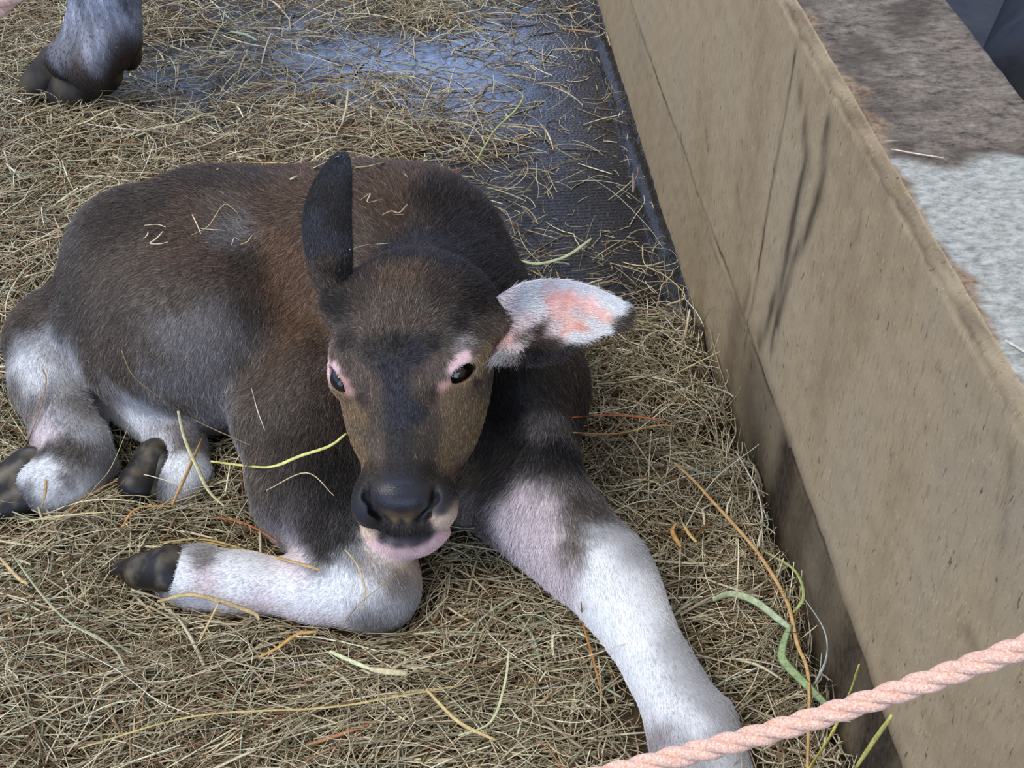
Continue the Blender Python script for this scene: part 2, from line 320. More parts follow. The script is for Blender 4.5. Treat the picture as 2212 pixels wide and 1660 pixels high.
sl_ = sep(nl_, 'tint'); c = mix(nl_, sl_[1], cA, cB); c = mix(nl_, sl_[2], c, ramp(nl_, noise(nl_, 120, 5, (1, 1, 1), .7), [(.35, (92, 74, 58)), (.6, (142, 122, 100))])); nl_.links.new(c, bl.inputs['Base Color'])
bpl = N(nl_, 'ShaderNodeBump'); bpl.inputs['Strength'].default_value = .8; bpl.inputs['Distance'].default_value = .003; nl_.links.new(noise(nl_, 120, 5, (.5, 1, 1), .7), bpl.inputs['Height']); nl_.links.new(bpl.outputs[0], bl.inputs['Normal'])
nby.links.new(ramp(nby, noise(nby, 14, 5, (1, 1, 1), .6), [(.35, (22, 21, 22)), (.65, (52, 48, 46))]), bby.inputs['Base Color'])
m_, n_ = Yw.shape
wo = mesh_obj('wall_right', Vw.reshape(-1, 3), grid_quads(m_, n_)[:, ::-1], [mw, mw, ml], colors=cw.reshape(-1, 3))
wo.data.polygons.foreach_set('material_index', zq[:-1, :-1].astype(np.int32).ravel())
wo.location = WX * x_top; wo.rotation_euler = (0, 0, -math.atan2(WX[1], WX[0]) * -1)
tag(wo, kind='structure')
# ------------------------------------------------------------------ the calf: body as one continuous surface
def P(px, py, z): return Wp(px, py, z)
def chain(pts, k=0.02):
    return [cone(P(*a[:3]), P(*b[:3]), a[3], b[3], k) for a, b in zip(pts[:-1], pts[1:])]
RUMP = P(395, 625, 0.150)
prims = [
    ell(RUMP, (0.135, 0.145, 0.135), k=0.03),
    ell(P(275, 560, 0.165), (0.075, 0.085, 0.08), k=0.06),                       # pin bones / tail head
    cone(P(560, 600, 0.155), P(800, 610, 0.150), 0.128, 0.140, 0.07),            # barrel
    cone(P(800, 630, 0.150), P(955, 765, 0.120), 0.140, 0.140, 0.06),            # chest
    cone(P(450, 480, 0.235), P(900, 480, 0.245), 0.046, 0.046, 0.07),              # spine
    ell(P(950, 545, 0.215), (0.070, 0.075, 0.070), k=0.07),                       # withers
    ell(P(1128, 845, 0.135), (0.080, 0.088, 0.085), k=0.06),                       # left shoulder
    ell(P(660, 880, 0.130), (0.085, 0.085, 0.085), k=0.06),                        # right shoulder
    ell(P(960, 985, 0.115), (0.11, 0.075, 0.075), k=0.05),                        # brisket
    cone(P(950, 690, 0.205), P(885, 700, 0.290), 0.100, 0.070, 0.05),              # neck
]
# thigh of the near hind leg bulging over the flank
prims += [
    ell(P(420, 730, 0.165), (0.118, 0.090, 0.105), k=0.045),
    cone(P(300, 720, 0.12), P(120, 715, 0.095), 0.075, 0.055, 0.05),               # gaskin going back to the hock
    cone(P(470, 800, 0.10), P(330, 790, 0.09), 0.075, 0.07, 0.05),
    cone(P(575, 500, 0.325), P(556, 800, 0.20), 0.018, 0.030, 0.040, '-'),       # crease in front of the thigh
    ell(P(505, 500, 0.325), (0.030, 0.026, 0.022), k=0.04, op='-'),                # hollow of the flank
]
# near hind leg: hock, cannon, fetlock, pastern
prims += chain([(95, 745, 0.088, 0.050), (110, 830, 0.075, 0.046), (150, 930, 0.068, 0.042), (172, 985, 0.062, 0.044)], 0.018)
prims += chain([(172, 985, 0.062, 0.044), (150, 1035, 0.060, 0.034), (100, 1050, 0.060, 0.034)], 0.02)
# far hind leg coming out under the flank
prims += chain([(240, 830, 0.075, 0.034), (320, 890, 0.070, 0.032), (385, 965, 0.065, 0.031)], 0.015)
prims += chain([(392, 975, 0.065, 0.030), (402, 1030, 0.060, 0.030), (385, 1062, 0.056, 0.027)], 0.008)
prims += [cone(P(205, 870, .085), P(275, 965, .06), .010, .024, .012, '-')]
# right foreleg, folded at the knee
prims += chain([(680, 930, 0.115, 0.078), (690, 1060, 0.085, 0.068), (770, 1180, 0.080, 0.050), (815, 1265, 0.070, 0.047)], 0.04)
prims += chain([(800, 1280, 0.064, 0.042), (690, 1275, 0.062, 0.033), (520, 1262, 0.062, 0.030), (430, 1248, 0.062, 0.031), (375, 1240, 0.062, 0.027)], 0.022)
# left foreleg stretched out
prims += chain([(1120, 960, 0.135, 0.066), (1155, 1072, 0.115, 0.052), (1236, 1160, 0.100, 0.042), (1310, 1238, 0.095, 0.0415),
                (1352, 1310, 0.085, 0.034), (1395, 1390, 0.078, 0.0265), (1440, 1470, 0.072, 0.0275), (1490, 1560, 0.068, 0.039)], 0.035)
prims += [cone(P(1060, 1060, 0.11), P(1230, 1230, 0.085), 0.040, 0.022, 0.03),
          cone(P(1478, 1560, 0.066), P(1475, 1680, 0.055), 0.034, 0.030, 0.02), cone(P(1530, 1570, 0.066), P(1570, 1690, 0.052), 0.030, 0.028, 0.012)]

# ---- head, in its own frame: u to the calf's left (picture right), v down the face, w out of the face
poll = P(880, 572, 0.385); nose = P(866, 1055, 0.215)
Fd = nrm(nose - poll); Rr = nrm(np.cross(Fd, [0, -1, 1])); Rr = nrm(Rr - Fd * (Rr @ Fd))
if Rr[0] < 0: Rr = -Rr
Nn = np.cross(Rr, Fd); Nn = Nn if Nn[2] > 0 else -Nn
yaw = math.radians(5.0)
Rr, Nn = Rr * math.cos(yaw) + Nn * math.sin(yaw), Nn * math.cos(yaw) - Rr * math.sin(yaw)
HM = np.array([Rr, Fd, Nn])
def h(u, v, w): return poll + u * Rr + v * Fd + w * Nn
def hm(du=0, dv=0, dw=0): return nrm(du * Rr + dv * Fd + dw * Nn)
def hell(u, v, w, ru, rv, rw, k=0.02, op='+', M=None): return ell(h(u, v, w), (ru, rv, rw), HM if M is None else M, k, op)
def hcone(a, b, ra, rb, k=0.02, op='+'): return cone(h(*a), h(*b), ra, rb, k, op)
head = [
    hell(0.004, 0.056, -0.062, 0.082, 0.072, 0.062, 0.03),
    hell(0.006, 0.040, -0.070, 0.074, 0.050, 0.055, 0.03),
    hell(0.002, 0.110, -0.058, 0.074, 0.070, 0.052, 0.03),
    hcone((-0.002, 0.10, -0.052), (-0.002, 0.215, -0.044), 0.052, 0.039, 0.03),
    hell(0.032, 0.135, -0.075, 0.040, 0.080, 0.045, 0.03), hell(-0.036, 0.135, -0.075, 0.040, 0.080, 0.045, 0.03),
    hcone((0, 0.10, -0.105), (-0.006, 0.24, -0.085), 0.045, 0.030, 0.03),
    hcone((-0.0, 0.13, -0.018), (0, 0.20, -0.016), 0.020, 0.018, 0.02),
    hell(0.055, 0.093, -0.024, 0.026, 0.022, 0.014, 0.03), hell(-0.057, 0.093, -0.026, 0.024, 0.022, 0.014, 0.03),   # brow
    hell(-0.003, 0.236, -0.048, 0.048, 0.038, 0.040, 0.02),
    hell(0.034, 0.248, -0.034, 0.021, 0.027, 0.025, 0.012), hell(-0.037, 0.248, -0.034, 0.021, 0.027, 0.025, 0.012),
    hell(-0.003, 0.270, -0.044, 0.030, 0.018, 0.020, 0.010),                        # upper lip
    hell(-0.008, 0.281, -0.072, 0.050, 0.020, 0.032, 0.010),
    hell(-0.008, 0.290, -0.070, 0.038, 0.021, 0.030, 0.012),                        # lower lip and chin
]
# mouth line
mp = [(-0.056, 0.262, -0.058), (-0.038, 0.275, -0.046), (-0.016, 0.285, -0.035), (0.006, 0.286, -0.034), (0.028, 0.276, -0.044), (0.046, 0.260, -0.056)]
for a, b in zip(mp[:-1], mp[1:]): head.append(hcone(a, b, 0.0030, 0.0030, 0.005, '-'))
for s_ in (-1, 1):   # nostrils: comma shaped slots either side of the pad
    np_ = [(0.0365 * s_, 0.228, -0.012, 0.0020), (0.0350 * s_, 0.241, -0.014, 0.0042), (0.0285 * s_, 0.254, -0.018, 0.0060), (0.0200 * s_, 0.263, -0.023, 0.0040)]
    for a, b in zip(np_[:-1], np_[1:]): head.append(hcone((a[0] - .002,) + a[1:3], (b[0] - .002,) + b[1:3], a[3], b[3], 0.005, '-'))
head.append(hell(-0.003, 0.239, -0.017, 0.033, 0.021, 0.017, 0.004))                       # nose pad, overhanging the slots
head += [cone(P(1030, 700, .295), P(1058, 705, .300), .030, .024, .02), cone(P(745, 650, .325), P(730, 615, .33), .028, .014, .02)]   # ear roots
# eyes: lid mound, then the opening cut through it; the eyeball is a part of its own
EYES = []
def pix_uv(px, py, w):
    """local u, v of the point on plane w seen at a pixel"""
    d = np.array(ray(px, py)); o = np.array([0, 0, H]); n = Nn; t = ((poll + w * Nn - o) @ n) / (d @ n); p = o + d * t - poll
    return float(p @ Rr), float(p @ Fd)
for (ex, ey, ow, tilt, out) in ((988, 802, -0.031, -34, 1), (735, 820, -0.034, 50, -1)):
    u, v = pix_uv(ex, ey, ow + 0.014)
    c = h(u - 0.004 * out, v, ow)
    look = hm(0.55 * out, -0.02, 0.83) if out > 0 else hm(-0.50, 0.0, 0.86)
    ax = nrm(hm(math.cos(math.radians(tilt)), math.sin(math.radians(tilt)), 0)); ax = nrm(ax - look * (ax @ look))
    M = frame(ax, np.cross(look, ax)); 
    head.append(ell(c, (0.0250, 0.0205, 0.0200) if out > 0 else (0.0220, 0.0185, 0.0185), M, 0.014))
    head.append(ell(c + look * 0.016, (0.0190 if out > 0 else 0.0165, 0.0104 if out > 0 else 0.0070, 0.0150), M, 0.003, '-'))
    EYES.append((c, look, M))
prims += head
def build(field):
    for p in prims: field.apply(p)
    return field
HB = (np.array([-0.235, 0.74, 0.115]), np.array([0.005, 1.12, 0.44]))
n_body = len(prims) - len(head)
fb = Field((-0.80, 0.50, -0.02), (0.36, 1.62, 0.42), 0.0045)
for p in prims[:n_body]: fb.apply(p)
f_only_body = Field.__new__(Field); f_only_body.__dict__ = dict(fb.__dict__); f_only_body.F = fb.F.copy()
for p in prims[n_body:]: fb.apply(p)
f_only_head = Field(HB[0], HB[1], 0.004)
for p in head: f_only_head.apply(p)
def is_head(Pn): return (f_only_head.sample(Pn) < f_only_body.sample(Pn) - .002)
fh = build(Field(HB[0], HB[1], 0.0017))
Vb, Qb = fb.mesh(); Vh, Qh = fh.mesh()
def inbox(Pn, m): return ((Pn > HB[0] + m) & (Pn < HB[1] - m)).all(1)
cb = Vb[Qb].mean(1); Qb = Qb[~inbox(cb, 0.012)]
ch = Vh[Qh].mean(1); Qh = Qh[inbox(ch, 0.006)]
def compact(V, Q):
    u, inv = np.unique(Q, return_inverse=True); return V[u], inv.reshape(Q.shape)
Vb, Qb = compact(Vb, Qb); Vh, Qh = compact(Vh, Qh)

# ---- ears: cupped leaves with thickness, welded into the same mesh
def ear(stations, up, n1=14, thick=0.0035):
    """stations: (edge A, edge B, cup depth); returns verts, quads, side (0 front, 1 back)"""
    A = np.array([s[0] for s in stations]); B = np.array([s[1] for s in stations]); C = np.array([s[2] for s in stations])
    t = np.linspace(0, len(stations) - 1, 40); i = np.clip(t.astype(int), 0, len(stations) - 2); f = (t - i)
    f2 = f * f * (3 - 2 * f) * 0.4 + f * 0.6
    ip = lambda X: X[i] * (1 - f2.reshape(-1, *[1] * (X.ndim - 1))) + X[i + 1] * f2.reshape(-1, *[1] * (X.ndim - 1))
    A, B, C = ip(A), ip(B), ip(C)
    for arr in (A, B):
        for _ in range(3): arr[1:-1] = (arr[:-2] + arr[1:-1] * 2 + arr[2:]) / 4
    s = np.linspace(0, 1, n1); G = A[:, None] * (1 - s)[None, :, None] + B[:, None] * s[None, :, None]
    G = G - up[None, None] * (C[:, None] * np.sin(np.pi * s) ** 0.8)[..., None]
    du = np.gradient(G, axis=0); dv = np.gradient(G, axis=1); nn = np.cross(du, dv); nn /= np.linalg.norm(nn, axis=2, keepdims=True) + 1e-12
    if (nn.reshape(-1, 3) @ up).mean() < 0: nn = -nn
    prof = (np.sin(np.pi * s) ** 0.35)[None, :, None] * np.minimum(1, (len(t) - 1 - np.arange(len(t))) / 4)[:, None, None] ** 0.5
    Fr = G + nn * thick / 2 * prof; Bk = G - nn * thick * prof
    m, n = G.shape[:2]; V = np.concatenate([Fr.reshape(-1, 3), Bk.reshape(-1, 3)]); Q = []; side = []
    for a in range(m - 1):
        for b in range(n - 1):
            q = [a * n + b, (a + 1) * n + b, (a + 1) * n + b + 1, a * n + b + 1]
            Q.append(q); side.append(0); Q.append([x + m * n for x in q[::-1]]); side.append(1)
    Q = np.array(Q); V_ = V[Q]; fn = np.cross(V_[:, 1] - V_[:, 0], V_[:, 2] - V_[:, 0]); 
    if (fn[0::2] @ up).mean() < 0: Q = Q[:, ::-1].copy()
    return V, Q, np.array(side)
view = lambda p: nrm(np.array([0, 0, H]) - p)
zr = 0.345
ear_r = ear([(P(1062, 650, zr - .02), P(1066, 770, zr - .05), 0.030), (P(1082, 634, zr), P(1078, 776, zr - .04), 0.034), (P(1120, 612, zr + .005), P(1118, 786, zr - .035), 0.036),
             (P(1175, 601, zr + .005), P(1165, 792, zr - .03), 0.034), (P(1230, 604, zr), P(1205, 782, zr - .028), 0.030), (P(1275, 616, zr - .005), P(1245, 750, zr - .028), 0.024),
             (P(1312, 632, zr - .01), P(1290, 727, zr - .028), 0.015), (P(1348, 650, zr - .015), P(1335, 716, zr - .028), 0.009), (P(1372, 668, zr - .02), P(1362, 706, zr - .028), 0.003)], view(P(1200, 690, zr)))
zl = 0.375
ear_l = ear([(P(738, 690, zl - .06), P(712, 672, zl - .06), -0.006), (P(752, 640, zl - .04), P(692, 640, zl - .05), -0.012), (P(762, 560, zl - .01), P(666, 590, zl - .02), -0.022), (P(760, 500, zl), P(651, 510, zl - .01), -0.024),
             (P(760, 440, zl + .01), P(654, 450, zl), -0.020), (P(761, 395, zl + .02), P(672, 400, zl + .01), -0.015), (P(760, 365, zl + .025), P(696, 362, zl + .015), -0.010),
             (P(757, 342, zl + .025), P(714, 342, zl + .02), -0.006), (P(751, 330, zl + .025), P(728, 330, zl + .025), -0.002)], view(P(710, 500, zl)))
parts = [(Vb, Qb), (Vh, Qh), ear_r[:2], ear_l[:2]]
off = 0; VV = []; QQ = []; REG = []; SIDE = []
for r_, (v_, q_) in enumerate(parts):
    VV.append(v_); QQ.append(q_ + off); off += len(v_); REG.append(np.full(len(q_), 0 if r_ < 2 else r_ - 1))
    SIDE.append(np.zeros(len(q_), int) if r_ < 2 else (ear_r, ear_l)[r_ - 2][2])
VV = np.concatenate(VV); QQ = np.concatenate(QQ); REG = np.concatenate(REG); SIDE = np.concatenate(SIDE)
# ------------------------------------------------------------------ coat: what colour the hair is where, and which way it lies
bvh_body = BVHTree.FromPolygons([Vector(v) for v in VV], [tuple(int(x) for x in q) for q in QQ])
def hit(px, py):
    r = bvh_body.ray_cast(Vector((0, 0, H)), ray(px, py)); return None if r[0] is None else (np.array(r[0]), np.array(r[1]), r[2])
CO = {'DK': (38, 33, 31), 'DB': (58, 48, 42), 'GB': (92, 80, 70), 'RB': (106, 80, 60), 'BR': (88, 70, 57), 'GW': (178, 178, 182), 'LG': (122, 116, 114),
      'WH': (236, 238, 242), 'PK': (240, 202, 196), 'PD': (228, 174, 166), 'TN': (122, 102, 76), 'BL': (40, 41, 50), 'PW': (230, 216, 220), 'SG': (150, 140, 142), 'LP': (240, 206, 206), 'CR': (222, 200, 180), 'BD': (24, 21, 21), 'PT': (205, 160, 150), 'FG': (76, 69, 62)}
# px, py, colour, hair direction in the picture (x right, y down), length mm
K = [
 # rump, back and flank
 (260,480,'DB',-1,.3,13),(340,450,'DB',-1,.1,13),(450,400,'DB',-.8,-.5,16),(560,400,'DB',-.6,-.8,16),(640,400,'BR',-.4,-.9,16),(300,540,'GB',-1,.3,11),(200,620,'GB',-.8,.7,12),
 (420,470,'BR',-1,0,12),(400,540,'BR',-1,.2,11),(330,620,'GB',-.9,.5,11),(250,700,'FG',-.7,.8,11),(480,450,'GB',-.7,-.5,15),(508,497,'LG',-.6,-.5,15),(470,580,'BR',-.8,.5,11),(390,650,'GB',-.6,.8,10),
 (440,705,'LG',-.5,.9,8),(380,720,'LG',-.5,.9,9),(480,740,'LG',-.3,1,9),(330,760,'GB',-.6,.8,11),(420,820,'LG',-.2,1,12),(330,830,'LG',-.5,.9,12),(480,860,'LG',-.1,1,13),(250,790,'GB',-.7,.7,12),(200,760,'GB',-.8,.5,12),
 (540,560,'DB',-.4,.9,12),(540,680,'DB',-.3,1,12),(530,800,'GB',-.2,1,12),(520,920,'GB',-.1,1,12),(150,690,'FG',-.8,.2,12),
 (600,520,'RB',-.6,.8,12),(620,600,'RB',-.6,.8,12),(640,700,'RB',-.6,.8,12),(600,780,'BR',-.5,.8,12),(640,470,'BR',-.7,.4,12),(660,840,'GB',-.5,.8,12),(580,880,'GB',-.4,.9,12),(680,760,'BR',-.5,.8,12),(600,440,'BR',-.8,0,14),
 # neck, withers behind the head
 (800,430,'BR',-.5,-.5,14),(850,480,'BR',-.5,-.5,14),(800,500,'GB',-.5,-.5,14),(880,400,'BR',-.3,-.8,16),(920,420,'DK',.2,-.9,20),(960,470,'DK',.4,-.8,18),(900,500,'DB',0,-.8,14),(1030,520,'DK',.6,-.7,20),(1090,590,'DK',.7,-.6,18),(1000,560,'BD',.5,-.6,16),(960,510,'DK',.4,-.6,16),
 # brisket and folded right foreleg
 (620,960,'DB',-.2,1,14),(700,900,'DB',-.2,1,14),(560,1010,'GB',-.4,1,14),(600,1080,'DB',-.1,1,14),(700,1000,'BD',0,1,14),(740,1080,'BD',0,1,13),(680,1140,'DK',0,1,13),(740,1160,'DK',0,1,12),(700,1180,'DK',.0,1,12),
 (760,1200,'GW',0,1,9),(830,1215,'GW',.2,1,9),(740,1240,'WH',-.3,1,7),(800,1260,'WH',0,1,7),(860,1240,'LG',.3,1,8),(870,1300,'GW',.2,1,7),(700,1290,'WH',-1,.2,7),(620,1260,'WH',-1,-.1,7),(520,1250,'WH',-1,-.1,7),(560,1300,'PW',-1,.1,7),(700,1335,'PW',-1,.3,8),(800,1335,'LG',-.4,.8,8),
 (480,1225,'WH',-1,-.2,9),(440,1240,'PW',-1,0,8),(445,1215,'LG',-1,-.2,8),(400,1245,'WH',-1,0,8),(375,1230,'WH',-1,0,9),(352,1240,'DK',-1,0,7),(360,1200,'DK',-1,0,7),(640,1220,'PW',-1,0,7),
 # near hind leg
 (90,680,'GB',-.8,.2,12),(30,690,'GB',-.8,.5,12),(110,725,'GW',-.6,.8,12),(60,770,'WH',-.1,1,10),(50,740,'GW',-.3,1,10),(90,800,'WH',.1,1,10),(140,760,'GW',.6,.7,14),(130,830,'GW',.3,1,11),(30,830,'GB',.1,1,9),(70,880,'GB',.1,1,9),(160,880,'LG',.3,1,10),(120,915,'GW',.1,1,9),(190,940,'GW',.2,1,8),
 (100,940,'PW',-.4,.9,8),(100,968,'DB',-.6,.7,8),(130,972,'DB',-.6,.7,8),(175,978,'FG',-.2,1,8),(210,985,'LG',0,1,7),(200,1040,'GW',-.4,1,7),(170,1070,'WH',-.7,.6,8),(100,1010,'WH',-.9,.4,8),(110,1045,'WH',-.8,.6,8),(70,1010,'WH',-.9,.3,8),(145,1040,'LG',-.8,.5,8),(55,1000,'DK',-1,.2,5),(60,1060,'DK',-1,.2,5),
 (100,660,'DB',-.8,.3,12),(150,645,'FG',-.8,.4,12),(60,695,'DB',-.8,.5,12),(180,705,'FG',-.8,.6,12),(125,705,'FG',-.7,.6,12),(20,725,'FG',-.4,1,10),(200,805,'GB',-.6,.7,12),(240,765,'GB',-.6,.7,12),(280,825,'GB',-.3,.9,13),(380,880,'GB',0,1,12),(450,925,'GB',0,1,13),(335,855,'LG',0,1,12),
 # far hind leg
 (230,830,'LG',.4,.9,12),(290,870,'GW',.3,1,12),(330,900,'GW',.3,1,10),(300,920,'WH',.2,1,10),(380,930,'SG',.2,1,8),(345,965,'WH',.2,1,8),(390,965,'DB',.5,.6,6),(380,1000,'WH',-.4,.8,7),(410,1010,'WH',.2,1,7),(350,1000,'WH',-.7,.6,7),(420,1060,'GW',0,1,7),(345,1040,'BD',-.7,.6,5),
 # left shoulder, forearm, stretched leg (grey right edge: dark skin plus painted shading)
 (1150,700,'DB',.2,1,14),(1220,800,'DB',.3,1,13),(1180,860,'DB',.1,1,13),(1120,830,'BD',0,1,13),(1200,900,'LG',-.5,.9,16),(1170,930,'LG',-.6,.8,18),(1245,900,'DK',-.1,1,13),(1210,870,'DB',0,1,13),(1140,950,'BD',-.4,.9,14),(1100,880,'BD',0,1,13),(1190,960,'BD',-.4,.9,14),(1080,900,'BD',0,1,13),(1100,930,'DK',-.3,1,14),(1220,970,'BD',-.2,1,13),(1060,980,'DK',-.4,1,15),(1100,1000,'DK',-.6,.8,16),
 (1020,1030,'GB',-.7,.8,18),(1010,1060,'LG',-.7,.8,18),(1060,1050,'DK',-.6,.8,16),(1160,1010,'BD',-.4,.8,13),(1090,1030,'BD',-.6,.8,14),(1200,1010,'DK',-.2,1,12),(1040,1110,'DB',-.4,.8,16),(1130,1060,'PW',-.5,1,16),(1100,1100,'PW',-.6,1,18),(1180,1080,'PW',-.4,1,13),(1200,1040,'LG',-.3,1,12),(1150,1150,'PW',-.5,1,16),(1190,1160,'PW',-.4,1,13),(1230,1080,'DB',.2,1,10),(1240,1140,'FG',.2,1,8),(1230,1190,'GB',0,1,10),(1210,1220,'PW',-.4,1,15),
 (1280,1110,'DB',.4,1,8),(1290,1150,'GW',.4,1,7),(1350,1190,'GW',.4,1,7),(1300,1200,'WH',.3,1,6),(1280,1270,'WH',.2,1,6),(1350,1270,'WH',.3,1,6),(1400,1300,'WH',.4,1,6),(1330,1340,'WH',.3,1,6),(1380,1380,'WH',.4,1,6),(1440,1390,'GW',.5,1,6),(1400,1460,'WH',.4,1,6),(1480,1470,'GW',.5,1,6),(1440,1540,'WH',.3,1,6),(1520,1530,'GW',.5,1,6),(1470,1600,'GW',.2,1,6),(1440,1600,'SG',.1,1,6),(1555,1590,'GW',.4,1,6),(1500,1570,'WH',.3,1,6),
 # crown and forehead
 (860,550,'DK',0,-1,10),(960,560,'DK',.3,-1,11),(780,580,'DB',-.3,-1,10),(860,620,'BR',0,-1,10),(780,640,'DB',-.6,-.8,9),(940,640,'DB',.6,-.8,9),(1020,650,'DK',.8,-.2,9),(1045,620,'DK',.8,-.6,10),(730,660,'DK',-.8,-.4,9),(860,700,'GB',0,-1,9),(800,700,'GB',-.5,-.8,9),(920,700,'GB',.5,-.8,9),(990,710,'DK',.9,-.4,9),(720,720,'FG',-.8,-.2,8),(840,660,'GB',0,-1,10),(880,660,'GB',.1,-1,10),
 (860,750,'DK',0,-1,8),(800,760,'DK',-.6,-.6,7),(900,765,'BL',.7,-.5,7),(850,790,'BL',0,.4,6),(960,740,'FG',.9,-.1,8),(1030,720,'FG',.7,.6,9),(1050,760,'TN',.2,1,9),(1010,745,'LG',.8,.3,8),(960,780,'GB',.3,.9,7),
 (705,765,'TN',-.3,1,6),(750,790,'GB',.2,1,6),(780,830,'GB',0,1,6),(930,830,'GB',-.1,1,6),
 # round the eyes
 (990,775,'LP',.7,-.3,3),(1005,768,'LP',.7,-.3,3),(975,790,'LP',.2,.4,3),(960,832,'PT',-.3,.8,4),(1028,790,'TN',.2,1,5),(1000,826,'TN',0,1,5),(710,785,'LP',-.5,-.3,3),(725,790,'LP',-.2,.3,3),(745,822,'PT',.1,1,4),(755,845,'PT',.1,1,4),(775,858,'DB',0,1,5),(935,842,'DB',0,1,5),
 (1025,760,'GB',.6,-.3,6),(985,755,'LG',.5,-.3,6),(952,800,'GB',0,1,5),(950,815,'GB',0,1,5),(1038,772,'TN',.2,1,6),(1036,806,'TN',0,1,6),(985,838,'TN',0,1,5),(1015,828,'TN',0,1,5),(970,768,'GB',.4,.3,6),(968,845,'TN',0,1,5),(700,772,'GB',-.3,.5,6),(722,768,'GB',0,.8,6),(738,782,'GB',.1,1,6),(752,805,'GB',.1,1,5),(765,830,'GB',.1,1,5),(740,845,'TN',.1,1,5),(762,865,'TN',.1,1,5),
 # cheeks and bridge
 (752,870,'TN',.2,1,6),(780,900,'TN',.1,1,6),(780,960,'TN',.2,1,6),(745,745,'DK',-.6,.2,7),(938,745,'DK',.7,-.2,7),(790,940,'GB',.1,1,5),(1000,870,'TN',-.2,1,6),(1040,860,'TN',0,1,9),(980,930,'TN',-.3,1,6),(1010,940,'TN',-.2,1,7),(960,990,'TN',-.3,1,6),(990,1010,'BR',-.2,1,7),(1050,830,'GB',0,1,9),(1030,820,'DB',0,1,6),
 (860,840,'BL',0,1,5),(850,900,'BL',0,1,5),(900,890,'BL',0,1,5),(810,900,'FG',0,1,5),(930,920,'GB',-.1,1,5),(860,960,'DK',0,1,4),(810,970,'GB',0,1,4),(920,970,'FG',0,1,4),(860,1010,'DK',0,1,3),(800,1020,'DB',0,1,4),(930,1020,'DK',0,1,4),(780,1050,'DK',0,1,3),(965,1050,'DK',0,1,4),
 # muzzle
 (865,1070,'BL',0,1,0),(830,1080,'BL',0,1,0),(900,1080,'BL',0,1,0),(865,1100,'BL',0,1,0),(780,1080,'BL',0,1,2),(780,1110,'BL',0,1,2),(955,1075,'BL',0,1,2),(955,1105,'BL',0,1,2),(800,1070,'DK',0,1,0),(935,1070,'DK',0,1,0),(820,1110,'BD',0,1,0),(915,1110,'BD',0,1,0),
 (855,1121,'TN',0,1,1),(878,1121,'TN',0,1,1),(840,1128,'DK',0,1,4),(895,1127,'DK',0,1,4),(866,1128,'DK',0,1,5),(865,1140,'DK',-.3,1,7),(840,1145,'DK',-.5,1,7),(895,1145,'DK',.4,1,7),(812,1140,'DK',-.4,1,4),(925,1132,'DK',.4,1,4),(787,1145,'CR',-.4,1,5),(800,1155,'CR',-.3,1,5),(950,1132,'CR',.4,1,5),(965,1125,'CR',.4,1,5),(825,1160,'BL',-.2,1,3),(860,1172,'BL',0,1,2),(900,1168,'BL',.1,1,2),(925,1155,'BL',.1,1,2),
 (805,1175,'LP',-.3,1,4),(830,1190,'LP',-.2,1,4),(870,1198,'LP',0,1,4),(910,1190,'LP',.2,1,4),(940,1170,'LP',.3,1,4),(958,1152,'LP',.4,1,4),(870,1212,'CR',0,1,5),(835,1205,'CR',-.1,1,5),
]
E1 = [  # inside of the left ear
 (1080,640,'PW',.8,-.2,14),(1090,680,'PW',1,.1,16),(1110,640,'WH',.9,-.2,14),(1150,615,'WH',1,0,9),(1210,610,'WH',1,.1,8),(1260,620,'WH',1,.3,8),(1310,645,'WH',1,.4,8),(1140,660,'WH',1,.3,16),(1130,690,'PW',1,.4,18),(1185,630,'PW',1,.2,8),
 (1190,640,'PD',1,.2,4),(1225,650,'PD',1,.3,4),(1265,660,'PK',1,.4,5),(1300,685,'PK',1,.4,5),(1200,665,'PK',.9,.4,9),(1240,680,'PW',.8,.6,12),(1270,700,'WH',.7,.6,12),(1300,712,'WH',.8,.5,10),(1230,690,'PK',.8,.5,6),(1250,705,'PD',.8,.5,6),(1235,725,'WH',.6,.8,13),(1215,715,'PK',.8,.5,6),(1190,710,'PW',.8,.6,14),(1335,670,'WH',.9,.3,8),
 (1345,690,'DB',.8,.4,7),(1360,680,'DB',.8,.4,7),(1330,712,'DB',.7,.6,8),(1280,735,'DB',.5,.8,9),(1260,750,'DK',.4,.9,9),(1220,755,'DK',.3,1,10),(1180,740,'DB',.5,.8,14),(1190,770,'DK',.2,1,10),(1150,710,'DB',.8,.5,14),(1150,740,'DB',.6,.8,14),(1150,775,'BD',.2,1,12),(1108,772,'LG',0,1,18),(1093,765,'GW',-.1,1,22),(1135,775,'BD',.1,1,10),(1160,760,'BD',.2,1,12),(1170,785,'DK',.2,1,8),(1140,755,'BD',.3,.8,12),(1090,730,'LP',.2,.8,14),(1105,745,'PW',.3,.9,18),(1120,725,'LG',.6,.7,16)]
E2 = [(735,350,'BD',0,-1,5),(720,400,'BD',0,-1,5),(700,440,'BD',0,-1,6),(680,480,'BL',-.1,-1,6),(730,480,'BD',.1,-1,6),(690,540,'BL',0,-1,7),(730,540,'BL',0,-1,7),(700,580,'DB',0,-1,8),(700,610,'GB',-.1,-1,9),(715,640,'GB',-.2,-1,10),(740,600,'DK',0,-1,9)]
camp = np.array([0, 0, H])
def img_dir(p, n, dx, dy):
    """picture direction -> tangent of the surface there"""
    t = dx * np.array([1, 0, 0]) - dy * np.array([0, ST, CT]); t = t - n * (t @ n)
    return t / max(1e-6, np.linalg.norm(t))
